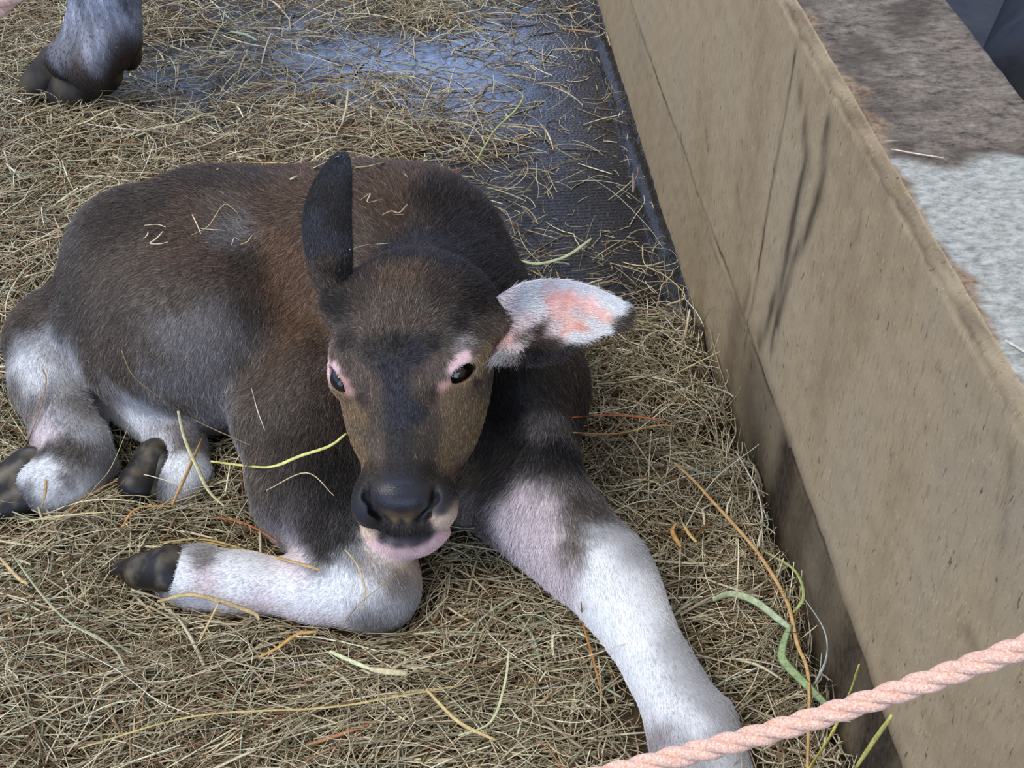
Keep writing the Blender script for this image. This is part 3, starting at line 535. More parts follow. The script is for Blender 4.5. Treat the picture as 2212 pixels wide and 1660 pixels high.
def controls(lst, jit=0):
    Pn, C, D, Ln = [], [], [], []
    for px, py, c, dx, dy, ln in lst:
        r = hit(px, py)
        if r is None: print('MISS', px, py); continue
        n = r[1] if r[1] @ (camp - r[0]) > 0 else -r[1]
        Pn.append(r[0]); C.append(lin(CO[c])); D.append(img_dir(r[0], n, dx, dy)); Ln.append(ln)
    return np.array(Pn), np.array(C), np.array(D), np.array(Ln, float)
KA, KE1, KE2 = controls(K), controls(E1), controls(E2)
hk = is_head(KA[0]); leak = np.array([690 < k[0] < 1062 and 735 < k[1] < 1185 and k[2] in ('TN', 'PT', 'LP', 'CR') for k in K if hit(k[0], k[1]) is not None]); KB = tuple(a[~hk & ~leak] for a in KA); KH = tuple(a[hk] for a in KA); print('head controls', hk.sum())
def shep(Q, ctl, wh, pw=4.0, sm=.5):
    """Q points -> blended values of the control points; each point's reach follows the distance to its neighbours"""
    out = []; D0 = np.sqrt(((ctl[0][:, None] - ctl[0][None]) ** 2).sum(2)) + np.eye(len(ctl[0])); e2 = (sm * np.sort(D0, 1)[:, :2].mean(1)) ** 2 + 4e-6
    for i in range(0, len(Q), 20000):
        d2 = (Q[i:i + 20000] ** 2).sum(1)[:, None] + (ctl[0] ** 2).sum(1)[None] - 2 * Q[i:i + 20000] @ ctl[0].T
        w_ = (np.maximum(d2, 0) + e2[None]) ** (-pw / 2); w_ /= w_.sum(1, keepdims=True)
        v = ctl[wh]; out.append(w_ @ (v if v.ndim > 1 else v[:, None]))
    return np.concatenate(out)
def coat(Q, reg, side=None):
    reg = np.where((reg == 0) & is_head(Q), 3, reg)
    C = np.zeros((len(Q), 3)); D = np.zeros((len(Q), 3)); Ln = np.zeros(len(Q))
    wob = Q + 0.0022 * np.stack([np.sin(Q[:, 1] * 310 + Q[:, 2] * 140), np.sin(Q[:, 2] * 290 + Q[:, 0] * 170), np.sin(Q[:, 0] * 330 + Q[:, 1] * 120)], 1)
    for r_, ctl in ((0, KB), (3, KH), (1, KE1), (2, KE2)):
        m = reg == r_
        if not m.any(): continue
        C[m] = shep(wob[m] if r_ == 0 else Q[m], ctl, 1, 6.0, {0: .75, 3: .55, 1: .35, 2: .5}[r_]); D[m] = shep(Q[m], ctl, 2, 3.5); Ln[m] = shep(Q[m], ctl, 3, 6.0)[:, 0]
    if side is not None: C[(reg > 0) & (reg < 3) & (side == 1)] = lin(CO['DK'])
    return C, D, Ln
# per-vertex skin colour
vreg = np.zeros(len(VV), int); vside = np.zeros(len(VV), int)
vreg[QQ.ravel()] = np.repeat(REG, 4); vside[QQ.ravel()] = np.repeat(SIDE, 4)
skinC, _, skinL = coat(VV, vreg, vside)
ms, nts, bs = mat('calf_skin', None, 0.55, 0.35)
at = N(nts, 'ShaderNodeAttribute', attribute_name='tint'); nts.links.new(at.outputs['Color'], bs.inputs['Base Color'])
# wet bare leather of the nose is smoother than haired skin
an = N(nts, 'ShaderNodeAttribute', attribute_name='bare'); mr = N(nts, 'ShaderNodeMapRange'); mr.inputs['To Min'].default_value = 0.6; mr.inputs['To Max'].default_value = 0.30
nts.links.new(an.outputs['Fac'], mr.inputs['Value']); nts.links.new(mr.outputs[0], bs.inputs['Roughness'])
tx = N(nts, 'ShaderNodeTexCoord'); nz = N(nts, 'ShaderNodeTexVoronoi'); nz.inputs['Scale'].default_value = 520; nts.links.new(tx.outputs['Object'], nz.inputs['Vector'])
bp = N(nts, 'ShaderNodeBump'); bp.inputs['Strength'].default_value = 0.25; bp.inputs['Distance'].default_value = 0.0008; nts.links.new(nz.outputs['Distance'], bp.inputs['Height']); nts.links.new(bp.outputs[0], bs.inputs['Normal'])

calf = mesh_obj('buffalo_calf', VV, QQ.astype(np.int32), ms, colors=skinC * 0.85)
bare = calf.data.attributes.new('bare', 'FLOAT', 'POINT')
bare.data.foreach_set('value', np.clip(1 - skinL / 1.5, 0, 1).astype(np.float32))
tag(calf, 'dark brown buffalo calf with white stockings lying on the hay and looking up', 'calf')

mf, ntf, bf = mat('hair', None, 0.45, 0.28)
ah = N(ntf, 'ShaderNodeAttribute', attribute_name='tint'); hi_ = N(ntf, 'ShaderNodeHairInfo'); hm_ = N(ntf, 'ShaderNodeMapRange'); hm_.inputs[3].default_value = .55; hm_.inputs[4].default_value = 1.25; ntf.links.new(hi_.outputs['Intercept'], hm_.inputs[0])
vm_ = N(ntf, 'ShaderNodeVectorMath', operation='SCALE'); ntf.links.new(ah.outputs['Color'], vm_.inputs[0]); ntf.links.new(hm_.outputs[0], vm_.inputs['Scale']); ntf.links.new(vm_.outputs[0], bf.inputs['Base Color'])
def tri_sample(V, Q, n, wfac):
    T = np.concatenate([Q[:, [0, 1, 2]], Q[:, [0, 2, 3]]]); src = np.concatenate([np.arange(len(Q))] * 2)
    a, b, c = V[T[:, 0]], V[T[:, 1]], V[T[:, 2]]; cr = np.cross(b - a, c - a); A = np.linalg.norm(cr, axis=1) / 2
    nn = cr / (2 * A[:, None] + 1e-15); pr = A * wfac[src]; pr = pr / pr.sum()
    i = rng.choice(len(T), n, p=pr); r1 = np.sqrt(rng.random(n))[:, None]; r2 = rng.random(n)[:, None]
    return a[i] * (1 - r1) + b[i] * r1 * (1 - r2) + c[i] * r1 * r2, nn[i], src[i]
def grow(name, P0, Nv, Dv, Lm, Cv, parent, rad=0.00022, lift=0.30, seg=4, jd=0.22):
    n = len(P0); Dv = Dv + rng.normal(0, jd, (n, 3)); Dv -= Nv * (Dv * Nv).sum(1, keepdims=True); Dv /= np.linalg.norm(Dv, axis=1, keepdims=True) + 1e-9
    L = (Lm * 0.001 * rng.uniform(0.65, 1.15, n))[:, None]
    lf = (lift * rng.uniform(0.6, 1.5, n))[:, None]
    pts = []
    bend = rng.normal(0, 0.10, (n, 3))
    for k in range(seg):
        s = k / (seg - 1)
        pts.append(P0 + L * (Dv * s * (0.96) + Nv * lf * (s - 0.55 * s * s) * 1.3 + bend * s * s) - Nv * 0.0004)
    Pt = np.stack(pts, 1).reshape(-1, 3).astype(np.float32)
    hc = bpy.data.hair_curves.new(name); hc.add_curves([seg] * n)
    hc.attributes['position'].data.foreach_set('vector', Pt.ravel()) if 'position' in hc.attributes else None
    ra = hc.attributes.get('radius') or hc.attributes.new('radius', 'FLOAT', 'POINT')
    ra.data.foreach_set('value', np.tile(np.linspace(1, 0.25, seg) * rad, n).astype(np.float32))
    ca = hc.attributes.new('tint', 'FLOAT_COLOR', 'CURVE'); c4 = np.ones((n, 4), np.float32); c4[:, :3] = Cv; ca.data.foreach_set('color', c4.ravel())
    hc.materials.append(mf); o = bpy.data.objects.new(name, hc); COL.objects.link(o); o.parent = parent; return o
NH = 330000
cen = VV[QQ].mean(1); fn = np.cross(VV[QQ[:, 1]] - VV[QQ[:, 0]], VV[QQ[:, 2]] - VV[QQ[:, 0]]); fn /= np.linalg.norm(fn, axis=1, keepdims=True) + 1e-15
if (fn[REG == 0] * (cen[REG == 0] - np.array([-.2, 1.15, .1]))).sum() < 0: fn = -fn; QQs = QQ[:, ::-1]
else: QQs = QQ
vd = camp - cen; vd /= np.linalg.norm(vd, axis=1, keepdims=True); fac = np.clip((fn * vd).sum(1), -1, 1)
w_f = np.where(fac > -0.25, 1.0, 0.12) * np.where(REG > 0, 2.2, 1.0) * np.where(cen[:, 2] < 0.03, 0.1, 1) * np.where(inbox(cen, 0), 1.8, 1.0)
R0, RN, RS = tri_sample(VV, QQs, NH, w_f)
C_, D_, L_ = coat(R0, REG[RS], SIDE[RS])
keep = L_ > 1.2
R0, RN, C_, D_, L_, RS = R0[keep], RN[keep], C_[keep], D_[keep], L_[keep], RS[keep]
dkk = np.clip((.30 - C_.mean(1, keepdims=True)) / .25, 0, 1)
lum = np.exp(rng.normal(0, 1, len(R0))[:, None] * (.10 + .34 * dkk)); C2 = C_ * lum
pale = (rng.random(len(R0)) < 0.16) & (dkk[:, 0] > .3); C2[pale] = C2[pale] * 0.4 + 0.6 * np.minimum(C2[pale] * 3.0 + 0.04, 0.8); C2 = np.clip(C2, 0, 0.92)
is_e = REG[RS] == 1
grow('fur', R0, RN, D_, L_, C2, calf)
# eyes
def sphere(name, r, m, parent, c, sub=(32, 20), scale=(1, 1, 1)):
    nu, nv = sub; V = []; F = []
    for j in range(nv + 1):
        for i in range(nu):
            a = 2 * math.pi * i / nu; b = math.pi * j / nv; V.append((r * math.sin(b) * math.cos(a) * scale[0] + c[0], r * math.sin(b) * math.sin(a) * scale[1] + c[1], r * math.cos(b) * scale[2] + c[2]))
    for j in range(nv):
        for i in range(nu): F.append((j * nu + i, (j + 1) * nu + i, (j + 1) * nu + (i + 1) % nu, j * nu + (i + 1) % nu))
    return mesh_obj(name, V, F, m, parent)
meye, nte, be = mat('eye_dark', (16, 11, 10), 0.06, 0.7); be.inputs['Coat Weight'].default_value = 0.6
for c, look, M in EYES:
    e_ = sphere('eye', 0.0188, meye, calf, c)
    # lashes along the upper lid
    n = 34; t = np.linspace(-1, 1, n); up_ = M[1] if M[1][2] > 0 else -M[1]
    base = c + look * 0.0155 + (M[0][None] * (t * 0.0135)[:, None]) + up_[None] * (0.0085 * (1 - t * t) + 0.001)[:, None]
    grow('eyelash', base, np.tile(look, (n, 1)), np.tile(up_ * -0.4 + look * .2, (n, 1)) + M[0][None] * t[:, None] * 0.8, np.full(n, 8.0), np.full((n, 3), 0.012), e_, 0.0003, 0.9, 4, 0.1)
# hooves: two claws each
mh, nth, bh = mat('hoof_horn', None, 0.45, 0.4)
tx = N(nth, 'ShaderNodeTexCoord'); nz = N(nth, 'ShaderNodeTexNoise'); nz.inputs['Scale'].default_value = 45; nz.inputs['Detail'].default_value = 6; nth.links.new(tx.outputs['Object'], nz.inputs['Vector'])
cr = N(nth, 'ShaderNodeValToRGB'); cr.color_ramp.elements[0].position = 0.46; cr.color_ramp.elements[0].color = L4((26, 23, 22)); cr.color_ramp.elements[1].position = 0.80; cr.color_ramp.elements[1].color = L4((104, 94, 76))
nth.links.new(nz.outputs['Fac'], cr.inputs[0]); nth.links.new(cr.outputs[0], bh.inputs['Base Color'])
bb = N(nth, 'ShaderNodeBump'); bb.inputs['Strength'].default_value = 0.4; bb.inputs['Distance'].default_value = 0.002; nth.links.new(nz.outputs['Fac'], bb.inputs['Height']); nth.links.new(bb.outputs[0], bh.inputs['Normal'])
def claw_fields(a, b, side, up, ra, rb, split=0.45):
    """two tapered claws side by side from coronet a to toe b; sole cut flat on the underside"""
    a, b = np.asarray(a), np.asarray(b); out = []
    for s_ in (-1, 1):
        sh = side * s_ * split
        out.append([cone(a + sh * ra, b + sh * rb * 1.15, ra * 0.80, rb, 0.01), cone(a + sh * ra + up * ra * .15, a * .5 + b * .5 + sh * ra, ra * .8, ra * .6, 0.012)])
    return out
def hoof(a, b, up, ra, rb, parent, name='hoof', m=mh):
    a, b = np.asarray(a, float), np.asarray(b, float); ax = nrm(b - a); up = nrm(up - ax * (up @ ax)); side = np.cross(ax, up)
    lo = np.minimum(a, b) - ra * 2.2; hi = np.maximum(a, b) + ra * 2.2
    o = None; VVs = []; QQs_ = []; off = 0
    for grp in claw_fields(a, b, side, up, ra, rb):
        f = Field(lo, hi, max(0.0016, ra / 14))
        for p in grp: f.apply(p)
        X = np.meshgrid(*f.ax, indexing='ij')
        pl = -((X[0] - a[0]) * up[0] + (X[1] - a[1]) * up[1] + (X[2] - a[2]) * up[2]) - ra * 0.62
        f.F = np.maximum(f.F, pl.astype(np.float32))
        v, q = f.mesh(); VVs.append(v); QQs_.append(q + off); off += len(v)
    return mesh_obj(name, np.concatenate(VVs), np.concatenate(QQs_).astype(np.int32), m, parent)
Z = np.array([0, 0, 1.0])
hoof(P(382, 1238, .060), P(268, 1232, .046), np.array([0, .7, .6]), 0.032, 0.012, calf)                      # folded right foreleg
hoof(P(78, 1040, .056), P(-55, 1105, .046), Z + np.array([0.2, -.3, 0]), 0.033, 0.016, calf)                   # near hind
hoof(P(1545, 1760, .046), P(1600, 1850, .034), Z, 0.032, 0.018, calf)                                            # stretched left foreleg


# ------------------------------------------------------------------ the standing buffalo's foot at the back
fa = Field((-1.12, 1.75, -0.03), (-0.62, 2.30, 0.56), 0.005)
def PA(px, py, y):      # point at a given distance along the floor
    r = np.array(ray(px, py)); return np.array([0, 0, H]) + r * (y / r[1])
leg = [cone(PA(228, 95, 2.06), PA(226, -20, 2.09), .050, .056, .03), cone(PA(226, -20, 2.09), PA(232, -330, 2.14), .056, .062, .03), cone(PA(232, -330, 2.14), PA(236, -620, 2.2), .062, .080, .03),
       cone(PA(205, 85, 2.06), PA(140, 130, 2.02), .050, .034, .03), ell(PA(228, 60, 2.08), (.058, .060, .055), k=.03), cone(PA(215, 110, 2.03), PA(195, 150, 2.0), .046, .040, .02)]
for p in leg: fa.apply(p)
Va, Qa = fa.mesh()
la = np.tile(lin((128, 132, 146)), (len(Va), 1)); pa, pb = proj(Va)
zz = Va[:, 2]
la = la * np.exp(.35 * snoise(Va[:, 0] * 130, Va[:, 2] * 55, 81) + .25 * snoise(Va[:, 0] * 300, Va[:, 2] * 120, 82))[:, None]
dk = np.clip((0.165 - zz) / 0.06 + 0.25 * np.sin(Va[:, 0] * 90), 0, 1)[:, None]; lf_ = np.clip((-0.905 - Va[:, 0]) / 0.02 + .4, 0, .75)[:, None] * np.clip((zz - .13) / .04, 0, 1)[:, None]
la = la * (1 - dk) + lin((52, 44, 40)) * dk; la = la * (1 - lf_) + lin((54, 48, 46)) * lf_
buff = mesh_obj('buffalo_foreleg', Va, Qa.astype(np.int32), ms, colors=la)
tag(buff, 'grey lower leg and dark hooves of a standing buffalo behind the calf', 'buffalo leg')
fna = np.cross(Va[Qa[:, 1]] - Va[Qa[:, 0]], Va[Qa[:, 2]] - Va[Qa[:, 0]]); ca_ = Va[Qa].mean(1)
if (fna[:, 1] * (ca_[:, 1] - 2.07)).sum() < 0: Qa = Qa[:, ::-1]
A0, AN, AS = tri_sample(Va, Qa, 26000, np.ones(len(Qa)))
colA = la[Qa[AS, 0]] * rng.lognormal(0, .42, len(A0))[:, None]
grow('fur', A0, AN, np.tile([0, 0, -1.0], (len(A0), 1)), np.full(len(A0), 8.0), np.clip(colA, 0, .9), buff, 0.0005, 0.15)
mh2, n2, b2 = mat('dark_horn', None, 0.5, 0.35)
nz2 = N(n2, 'ShaderNodeTexNoise'); nz2.inputs['Scale'].default_value = 18; t2 = N(n2, 'ShaderNodeTexCoord'); n2.links.new(t2.outputs['Object'], nz2.inputs['Vector'])
c2 = N(n2, 'ShaderNodeValToRGB'); c2.color_ramp.elements[0].position = .4; c2.color_ramp.elements[0].color = L4((30, 26, 25)); c2.color_ramp.elements[1].position = .75; c2.color_ramp.elements[1].color = L4((84, 74, 56)); n2.links.new(nz2.outputs['Fac'], c2.inputs[0]); n2.links.new(c2.outputs[0], b2.inputs['Base Color'])
def claw(parts, name, m, parent, h_=0.004, cut=None):
    cs_ = [p for p in parts if p[0] == 'cone']; P_ = np.array([q for p in cs_ for q in (p[3], p[4])]); R_ = max(max(p[5], p[6]) for p in cs_) + .02
    f = Field(P_.min(0) - R_, P_.max(0) + R_, h_)
    for p in parts: f.apply(p)
    if cut is not None: X = np.meshgrid(*f.ax, indexing='ij', sparse=True); f.F = np.maximum(f.F, (cut - X[2] + 0 * X[0] + 0 * X[1]).astype(np.float32))
    v, q = f.mesh(); return mesh_obj(name, v, q.astype(np.int32), m, parent)
claw([cone(P(128, 140, .070), P(88, 185, .030), .038, .032, .02), cone(P(88, 185, .030), P(52, 190, .016), .032, .014, .02)], 'hoof', mh2, buff, cut=0.004)
claw([cone(P(205, 150, .065), P(160, 196, .035), .050, .042, .02), cone(P(160, 196, .035), P(128, 216, .022), .042, .022, .02)], 'hoof', mh2, buff, cut=0.004)
claw([cone(P(212, 118, .085), P(212, 152, .070), .034, .026, .02), cone(P(212, 152, .070), P(206, 172, .060), .026, .012, .02)], 'dewclaw', mh2, buff)
claw([cone(P(278, 90, .085), P(280, 125, .050), .026, .018, .02), cone(P(280, 125, .050), P(278, 138, .04), .018, .01, .02)], 'dewclaw', mh2, buff)
claw([cone(P(338, 992, .070), P(300, 1052, .060), .026, .024, .01), cone(P(300, 1052, .060), P(290, 1078, .048), .024, .012, .01), ell(P(318, 1012, .098), (.018, .020, .012), k=.008, op='-')], 'hoof', mh, calf, .002)
claw([cone(P(362, 1008, .066), P(330, 1062, .052), .024, .021, .01), cone(P(330, 1062, .052), P(316, 1086, .044), .021, .010, .01)], 'hoof', mh, calf, .002)
# ------------------------------------------------------------------ hay
HC = [(200,300,.030,1),(100,480,.040,1),(350,330,.028,.9),(560,350,.022,.8),(480,190,.010,.55),(300,60,.012,.6),(60,60,.015,.9),(350,150,.006,.5),(420,250,.010,.5),(680,40,.010,.5),(900,10,.010,.6),(780,190,.008,.42),(820,300,.022,.9),(700,330,.025,1),(960,330,.012,.5),
      (760,110,.003,.14),(1000,120,.003,.13),(1000,200,.004,.20),(1130,60,.003,.2),(1250,100,.003,.10),(1250,250,.003,.10),(1080,450,.006,.35),(1100,340,.005,.28),(1200,480,.004,.18),(1250,400,.003,.10),(1350,450,.003,.07),(1300,600,.004,.16),(1420,620,.005,.2),(1400,730,.025,1),(1300,650,.010,.4),(1480,790,.018,.8),(1350,850,.040,1),(1500,900,.035,1),(1570,980,.020,.7),(1600,1100,.045,1),(1400,1050,.045,1),(1650,1250,.050,1),(1740,1500,.050,1),(1780,1650,.050,1),(1500,1400,.045,1),
      (1200,1400,.042,1),(800,1500,.050,1),(300,1500,.052,1),(100,1250,.050,1),(480,1130,.050,1),(600,1130,.050,1),(250,960,.030,1),(0,900,.030,1),(420,1100,.045,1),(900,1350,.038,1),(1050,1250,.038,1),(600,700,.02,.9),(900,800,.02,.9),(0,1660,.05,1),(2212,1900,.05,1),(-300,700,.04,1),(-300,100,.02,.9),(0,2000,.05,1),(1200,2000,.05,1)]
HP = np.array([Wp(a, b, .02)[:2] for a, b, *_ in HC]); HV = np.array([c[2:] for c in HC])
def hay_at(x, y):
    x = np.asarray(x, float); y = np.asarray(y, float); sh = x.shape; q = np.stack([x.ravel(), y.ravel()], 1)
    out = []
    for i in range(0, len(q), 40000):
        d2 = ((q[i:i + 40000, None] - HP[None]) ** 2).sum(2) + 4e-4; w_ = d2 ** -2.2; w_ /= w_.sum(1, keepdims=True); out.append(w_ @ HV)
    o = np.concatenate(out); z, dn = o[:, 0], o[:, 1]
    z = z * (1 + .16 * snoise(q[:, 0] * 14, q[:, 1] * 14, 51) + .10 * snoise(q[:, 0] * 38, q[:, 1] * 38, 52)); dn = dn * (1 + .35 * snoise(q[:, 0] * 16, q[:, 1] * 16, 53) * (dn < .8))
    return z.reshape(sh), dn.reshape(sh)
def strands(n, span, rad, kink=1.0, prefer=None, zlo=-.012, zhi=.010, seg=7, tiltsd=.10, dens_pow=1.0, lay=0):
    X = rng.uniform(-1.45, .80, n * 3); Y = rng.uniform(.50, 3.0, n * 3); z, dn = hay_at(X, Y)
    px, py = proj(np.stack([X, Y, z], -1)); ok = (px > -260) & (px < 2350) & (py > -160) & (py < 1860) & (rng.random(n * 3) < np.clip(dn, 0, 1) ** dens_pow) & ((np.stack([X, Y], -1) @ WX[:2]) < x_top - .004)
    ok &= rng.random(n * 3) < np.clip(0.35 + 0.9 * (1.6 - Y), .38, 1)      # far hay covers fewer pixels per straw: keep fewer
    X, Y, z, dn = X[ok][:n], Y[ok][:n], z[ok][:n], dn[ok][:n]; m = len(X)
    th = rng.uniform(0, math.pi * 2, m); pp, qq = proj(np.stack([X, Y, z], -1))
    bias = (qq > 1250) | ((pp < 1000) & (qq > 1050)) ; k = bias & (rng.random(m) < .55); th[k] = rng.normal(.22, .45, k.sum()) + math.pi * rng.integers(0, 2, k.sum())
    L = rng.uniform(*span, m) * np.where(dn < .3, .8, 1); cur = rng.normal(0, 1.0, m) * kink; kk = rng.integers(1, seg - 1, m); ka = rng.normal(0, .55, m) * (rng.random(m) < .4)
    tl = rng.normal(0, tiltsd, m); zc = z + rng.uniform(zlo, zhi, m); st = L / (seg - 1)
    P_ = np.zeros((m, seg, 3)); hx, hy = X - np.cos(th) * L / 2, Y - np.sin(th) * L / 2; P_[:, 0, 0], P_[:, 0, 1] = hx, hy
    a = th - cur / 2
    for s in range(1, seg):
        a = a + cur / (seg - 1) + np.where(kk == s, ka, 0); P_[:, s, 0] = P_[:, s - 1, 0] + np.cos(a) * st; P_[:, s, 1] = P_[:, s - 1, 1] + np.sin(a) * st
    sc = np.linspace(-.5, .5, seg)[None]; hz, _ = hay_at(P_[..., 0], P_[..., 1]); P_[..., 2] = (hz - z[:, None]) * .7 + zc[:, None] + tl[:, None] * L[:, None] * sc - (np.abs(rng.normal(0, .06, m))[:, None] * L[:, None]) * (sc * 2) ** 2
    P_[..., 2] = np.maximum(P_[..., 2], .0012)
    w_ = P_ @ WX; lim = x_top - .003 - np.abs(rng.normal(0, .022, m))[:, None]; ex = np.maximum(w_ - lim, 0); P_ -= (ex * (1 - rng.uniform(0, .35, m))[:, None] + np.maximum(w_ - (x_top - .003) - ex * 0, 0) * 0)[..., None] * WX; P_[..., 2] += ex * rng.uniform(.0, .7, m)[:, None]
    ex = np.maximum(P_ @ WX - (x_top - .003), 0); P_ -= ex[..., None] * WX
    inside = (fb.sample(P_) < -0.002).any(1) | (fh.sample(P_) < -.001).any(1) | (fa.sample(P_) < -.003).any(1)
    P_ = P_[~inside]; r = rng.uniform(*rad, len(P_)); return P_, r
HCOL = [((196, 182, 152), .30), ((164, 149, 120), .26), ((152, 146, 116), .10), ((222, 210, 178), .18), ((118, 96, 70), .15), ((170, 176, 148), .05), ((158, 112, 78), .02)]
def tubes(P_, r, sides=3, flat=None, name='hay', col=None):
    m, seg, _ = P_.shape; T = np.gradient(P_, axis=1); T /= np.linalg.norm(T, axis=2, keepdims=True) + 1e-12
    up = np.array([0, 0, 1.0]); S_ = np.cross(T, up); S_ /= np.linalg.norm(S_, axis=2, keepdims=True) + 1e-9; U = np.cross(S_, T)
    ro = rng.uniform(0, 6.28, m)[:, None, None]
    if flat is not None: ro = rng.normal(0, .5, m)[:, None, None]
    prof = np.sin(np.linspace(.35, math.pi - .35, seg)) ** .4
    V = []
    for k in range(sides):
        a = ro + 2 * math.pi * k / sides; fz = 1.0 if flat is None else flat
        ca, sa = np.cos(2 * math.pi * k / sides), np.sin(2 * math.pi * k / sides) * fz
        cr_, sr_ = np.cos(ro), np.sin(ro); V.append(P_ + (S_ * (ca * cr_ - sa * sr_) + U * (ca * sr_ + sa * cr_)) * (r[:, None, None] * prof[None, :, None]))
    V = np.stack(V, 2).reshape(-1, 3); base = (np.arange(m)[:, None, None] * seg + np.arange(seg - 1)[None, :, None]) * sides; kk = np.arange(sides)[None, None]; k2 = (kk + 1) % sides
    F = np.stack([base + kk, base + k2, base + sides + k2, base + sides + kk], -1).reshape(-1, 4)
    if col is None:
        pc = np.array([c[1] for c in HCOL]); pc /= pc.sum(); ci = rng.choice(len(HCOL), m, p=pc); col = lin([c[0] for c in HCOL])[ci] * rng.lognormal(-.02, .22, m)[:, None]
    return V, F, np.repeat(np.clip(col, 0, .8), seg * sides, axis=0)
mhay, nh, bhy = mat('hay_straw', None, .62, .25)
a_ = N(nh, 'ShaderNodeAttribute', attribute_name='tint'); hn = noise(nh, 420, 3, (1, 1, 1), .7); hv = maprange(nh, hn, .3, .7, .62, 1.22)
hs = N(nh, 'ShaderNodeVectorMath', operation='SCALE'); nh.links.new(a_.outputs['Color'], hs.inputs[0]); nh.links.new(hv, hs.inputs['Scale']); nh.links.new(hs.outputs[0], bhy.inputs['Base Color'])
hb_ = N(nh, 'ShaderNodeBump'); hb_.inputs['Strength'].default_value = .5; hb_.inputs['Distance'].default_value = .0006; nh.links.new(hn, hb_.inputs['Height']); nh.links.new(hb_.outputs[0], bhy.inputs['Normal'])
sets = [tubes(*strands(24000, (.03, .12), (.0004, .00085), 1.9, zlo=-.016, zhi=.014)), tubes(*strands(20000, (.04, .17), (.0006, .0012), .6, zlo=-.006, zhi=.014)), tubes(*strands(5500, (.03, .12), (.0010, .0024), .35, zlo=-.004, zhi=.012), sides=4, flat=.14),
        tubes(*strands(4200, (.04, .15), (.00035, .0007), 2.6, zlo=.0, zhi=.026, tiltsd=.28, seg=9)), tubes(*strands(9000, (.008, .035), (.0004, .0012), .4, dens_pow=.45, zlo=-.002, zhi=.004, seg=4))]
# matted straw filling the bottom of the bed
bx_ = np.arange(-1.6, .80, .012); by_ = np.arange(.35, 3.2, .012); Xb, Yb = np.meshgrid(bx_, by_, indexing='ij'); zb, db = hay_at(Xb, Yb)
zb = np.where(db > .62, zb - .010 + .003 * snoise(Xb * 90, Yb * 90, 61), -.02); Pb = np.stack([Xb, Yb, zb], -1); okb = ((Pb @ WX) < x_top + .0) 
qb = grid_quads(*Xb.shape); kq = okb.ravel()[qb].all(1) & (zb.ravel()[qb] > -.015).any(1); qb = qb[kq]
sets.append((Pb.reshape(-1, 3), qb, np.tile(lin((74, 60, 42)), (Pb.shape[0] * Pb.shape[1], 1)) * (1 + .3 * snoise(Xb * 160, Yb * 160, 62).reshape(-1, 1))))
o_ = 0; HVv, HF, HCc = [], [], []
for v, f, c in sets: HVv.append(v); HF.append(f + o_); HCc.append(np.clip(c, 0.01, .8)); o_ += len(v)
hay = mesh_obj('hay_bed', np.concatenate(HVv), np.concatenate(HF), mhay, colors=np.concatenate(HCc))
tag(hay, 'loose tangled tan hay spread over the pen floor around the calf', 'hay', kind='stuff')
print('hay verts', o_)
# ------------------------------------------------------------------ single straws one can pick out
bvh_now = bvh_body
def surf(px, py, off):
    r = ray(px, py); h_ = bvh_now.ray_cast(Vector((0, 0, H)), r)
    z = .03
    for _ in range(6): p = Wp(px, py, z); z = float(hay_at(p[0:1], p[1:2])[0][0]) + .016
    p = Wp(px, py, z); w_ = p @ WX
    if w_ > x_top - .004 and py > 0:
        d = np.array(r); t = ((x_top - .006) - 0) / (d @ WX); p = np.array([0, 0, H]) + d * t
    if h_[0] is not None and (np.array(h_[0]) - camp) @ np.array(r) < (p - camp) @ np.array(r):
        p = np.array(h_[0]); p = p - np.array(r) * .006
    return p - np.array(r) * off
mst = {}
def straw(pts, w, col, label, name='straw', cat='straw', off=0.0, flat=.4, z=None, group=None):
    pts = [(a[0], a[1]) for a in pts]; Q = np.array([surf(a, b, off) if z is None else Wp(a, b, z) for a, b in pts])
    if len(Q) > 2 and z is None:
        Q[1:-1] = Q[1:-1]
    t = np.linspace(0, len(Q) - 1, (len(Q) - 1) * 6 + 1); i = np.clip(t.astype(int), 0, len(Q) - 2); f = (t - i)[:, None]
    Qe = np.concatenate([[2 * Q[0] - Q[1]], Q, [2 * Q[-1] - Q[-2]]]); a, b, c, d = Qe[i], Qe[i + 1], Qe[i + 2], Qe[i + 3]
    C_r = .5 * (2 * b + (c - a) * f + (2 * a - 5 * b + 4 * c - d) * f ** 2 + (3 * b - a - 3 * c + d) * f ** 3)
    V, F, cc = tubes(C_r[None], np.array([w * .00105]), sides=6, flat=flat, col=lin(col)[None])
    n = len(V); F = F.tolist(); F.append(list(range(6))[::-1]); F.append([n - 6 + k for k in range(6)])
    o = mesh_obj(name, V, F, mhay, colors=cc * (1 + .12 * np.sin(np.arange(n) * .7))[:, None]); tag(o, label, cat, group); return o
straw([(748, 937), (712, 964), (650, 985), (585, 1009), (520, 1005), (455, 997)], 1.9, (216, 210, 130), 'long yellow green straw held out left from beside the calf\'s cheek', off=.045)
straw([(575, 1060), (662, 1022), (722, 1072)], .7, (196, 180, 140), 'thin bent pale straw on the dark fur below the yellow green straw', off=.004)
straw([(385, 888), (400, 950), (426, 1010), (452, 1062), (486, 1095)], 2.6, (206, 202, 158), 'thick pale straw bent over the far hind pastern', off=.010)
straw([(437, 948), (405, 1020), (372, 1092)], 2.0, (196, 158, 104), 'tan straw leaning on the far hind pastern', off=.012)
straw([(262, 756), (288, 812), (350, 862), (430, 912), (540, 962)], .9, (156, 136, 96), 'long thin brown stem lying along the edge of the calf\'s belly', off=.006)
straw([(543, 838), (556, 886), (572, 930)], .6, (206, 200, 180), 'short thin whitish straw on the calf\'s chest fur', off=.003)
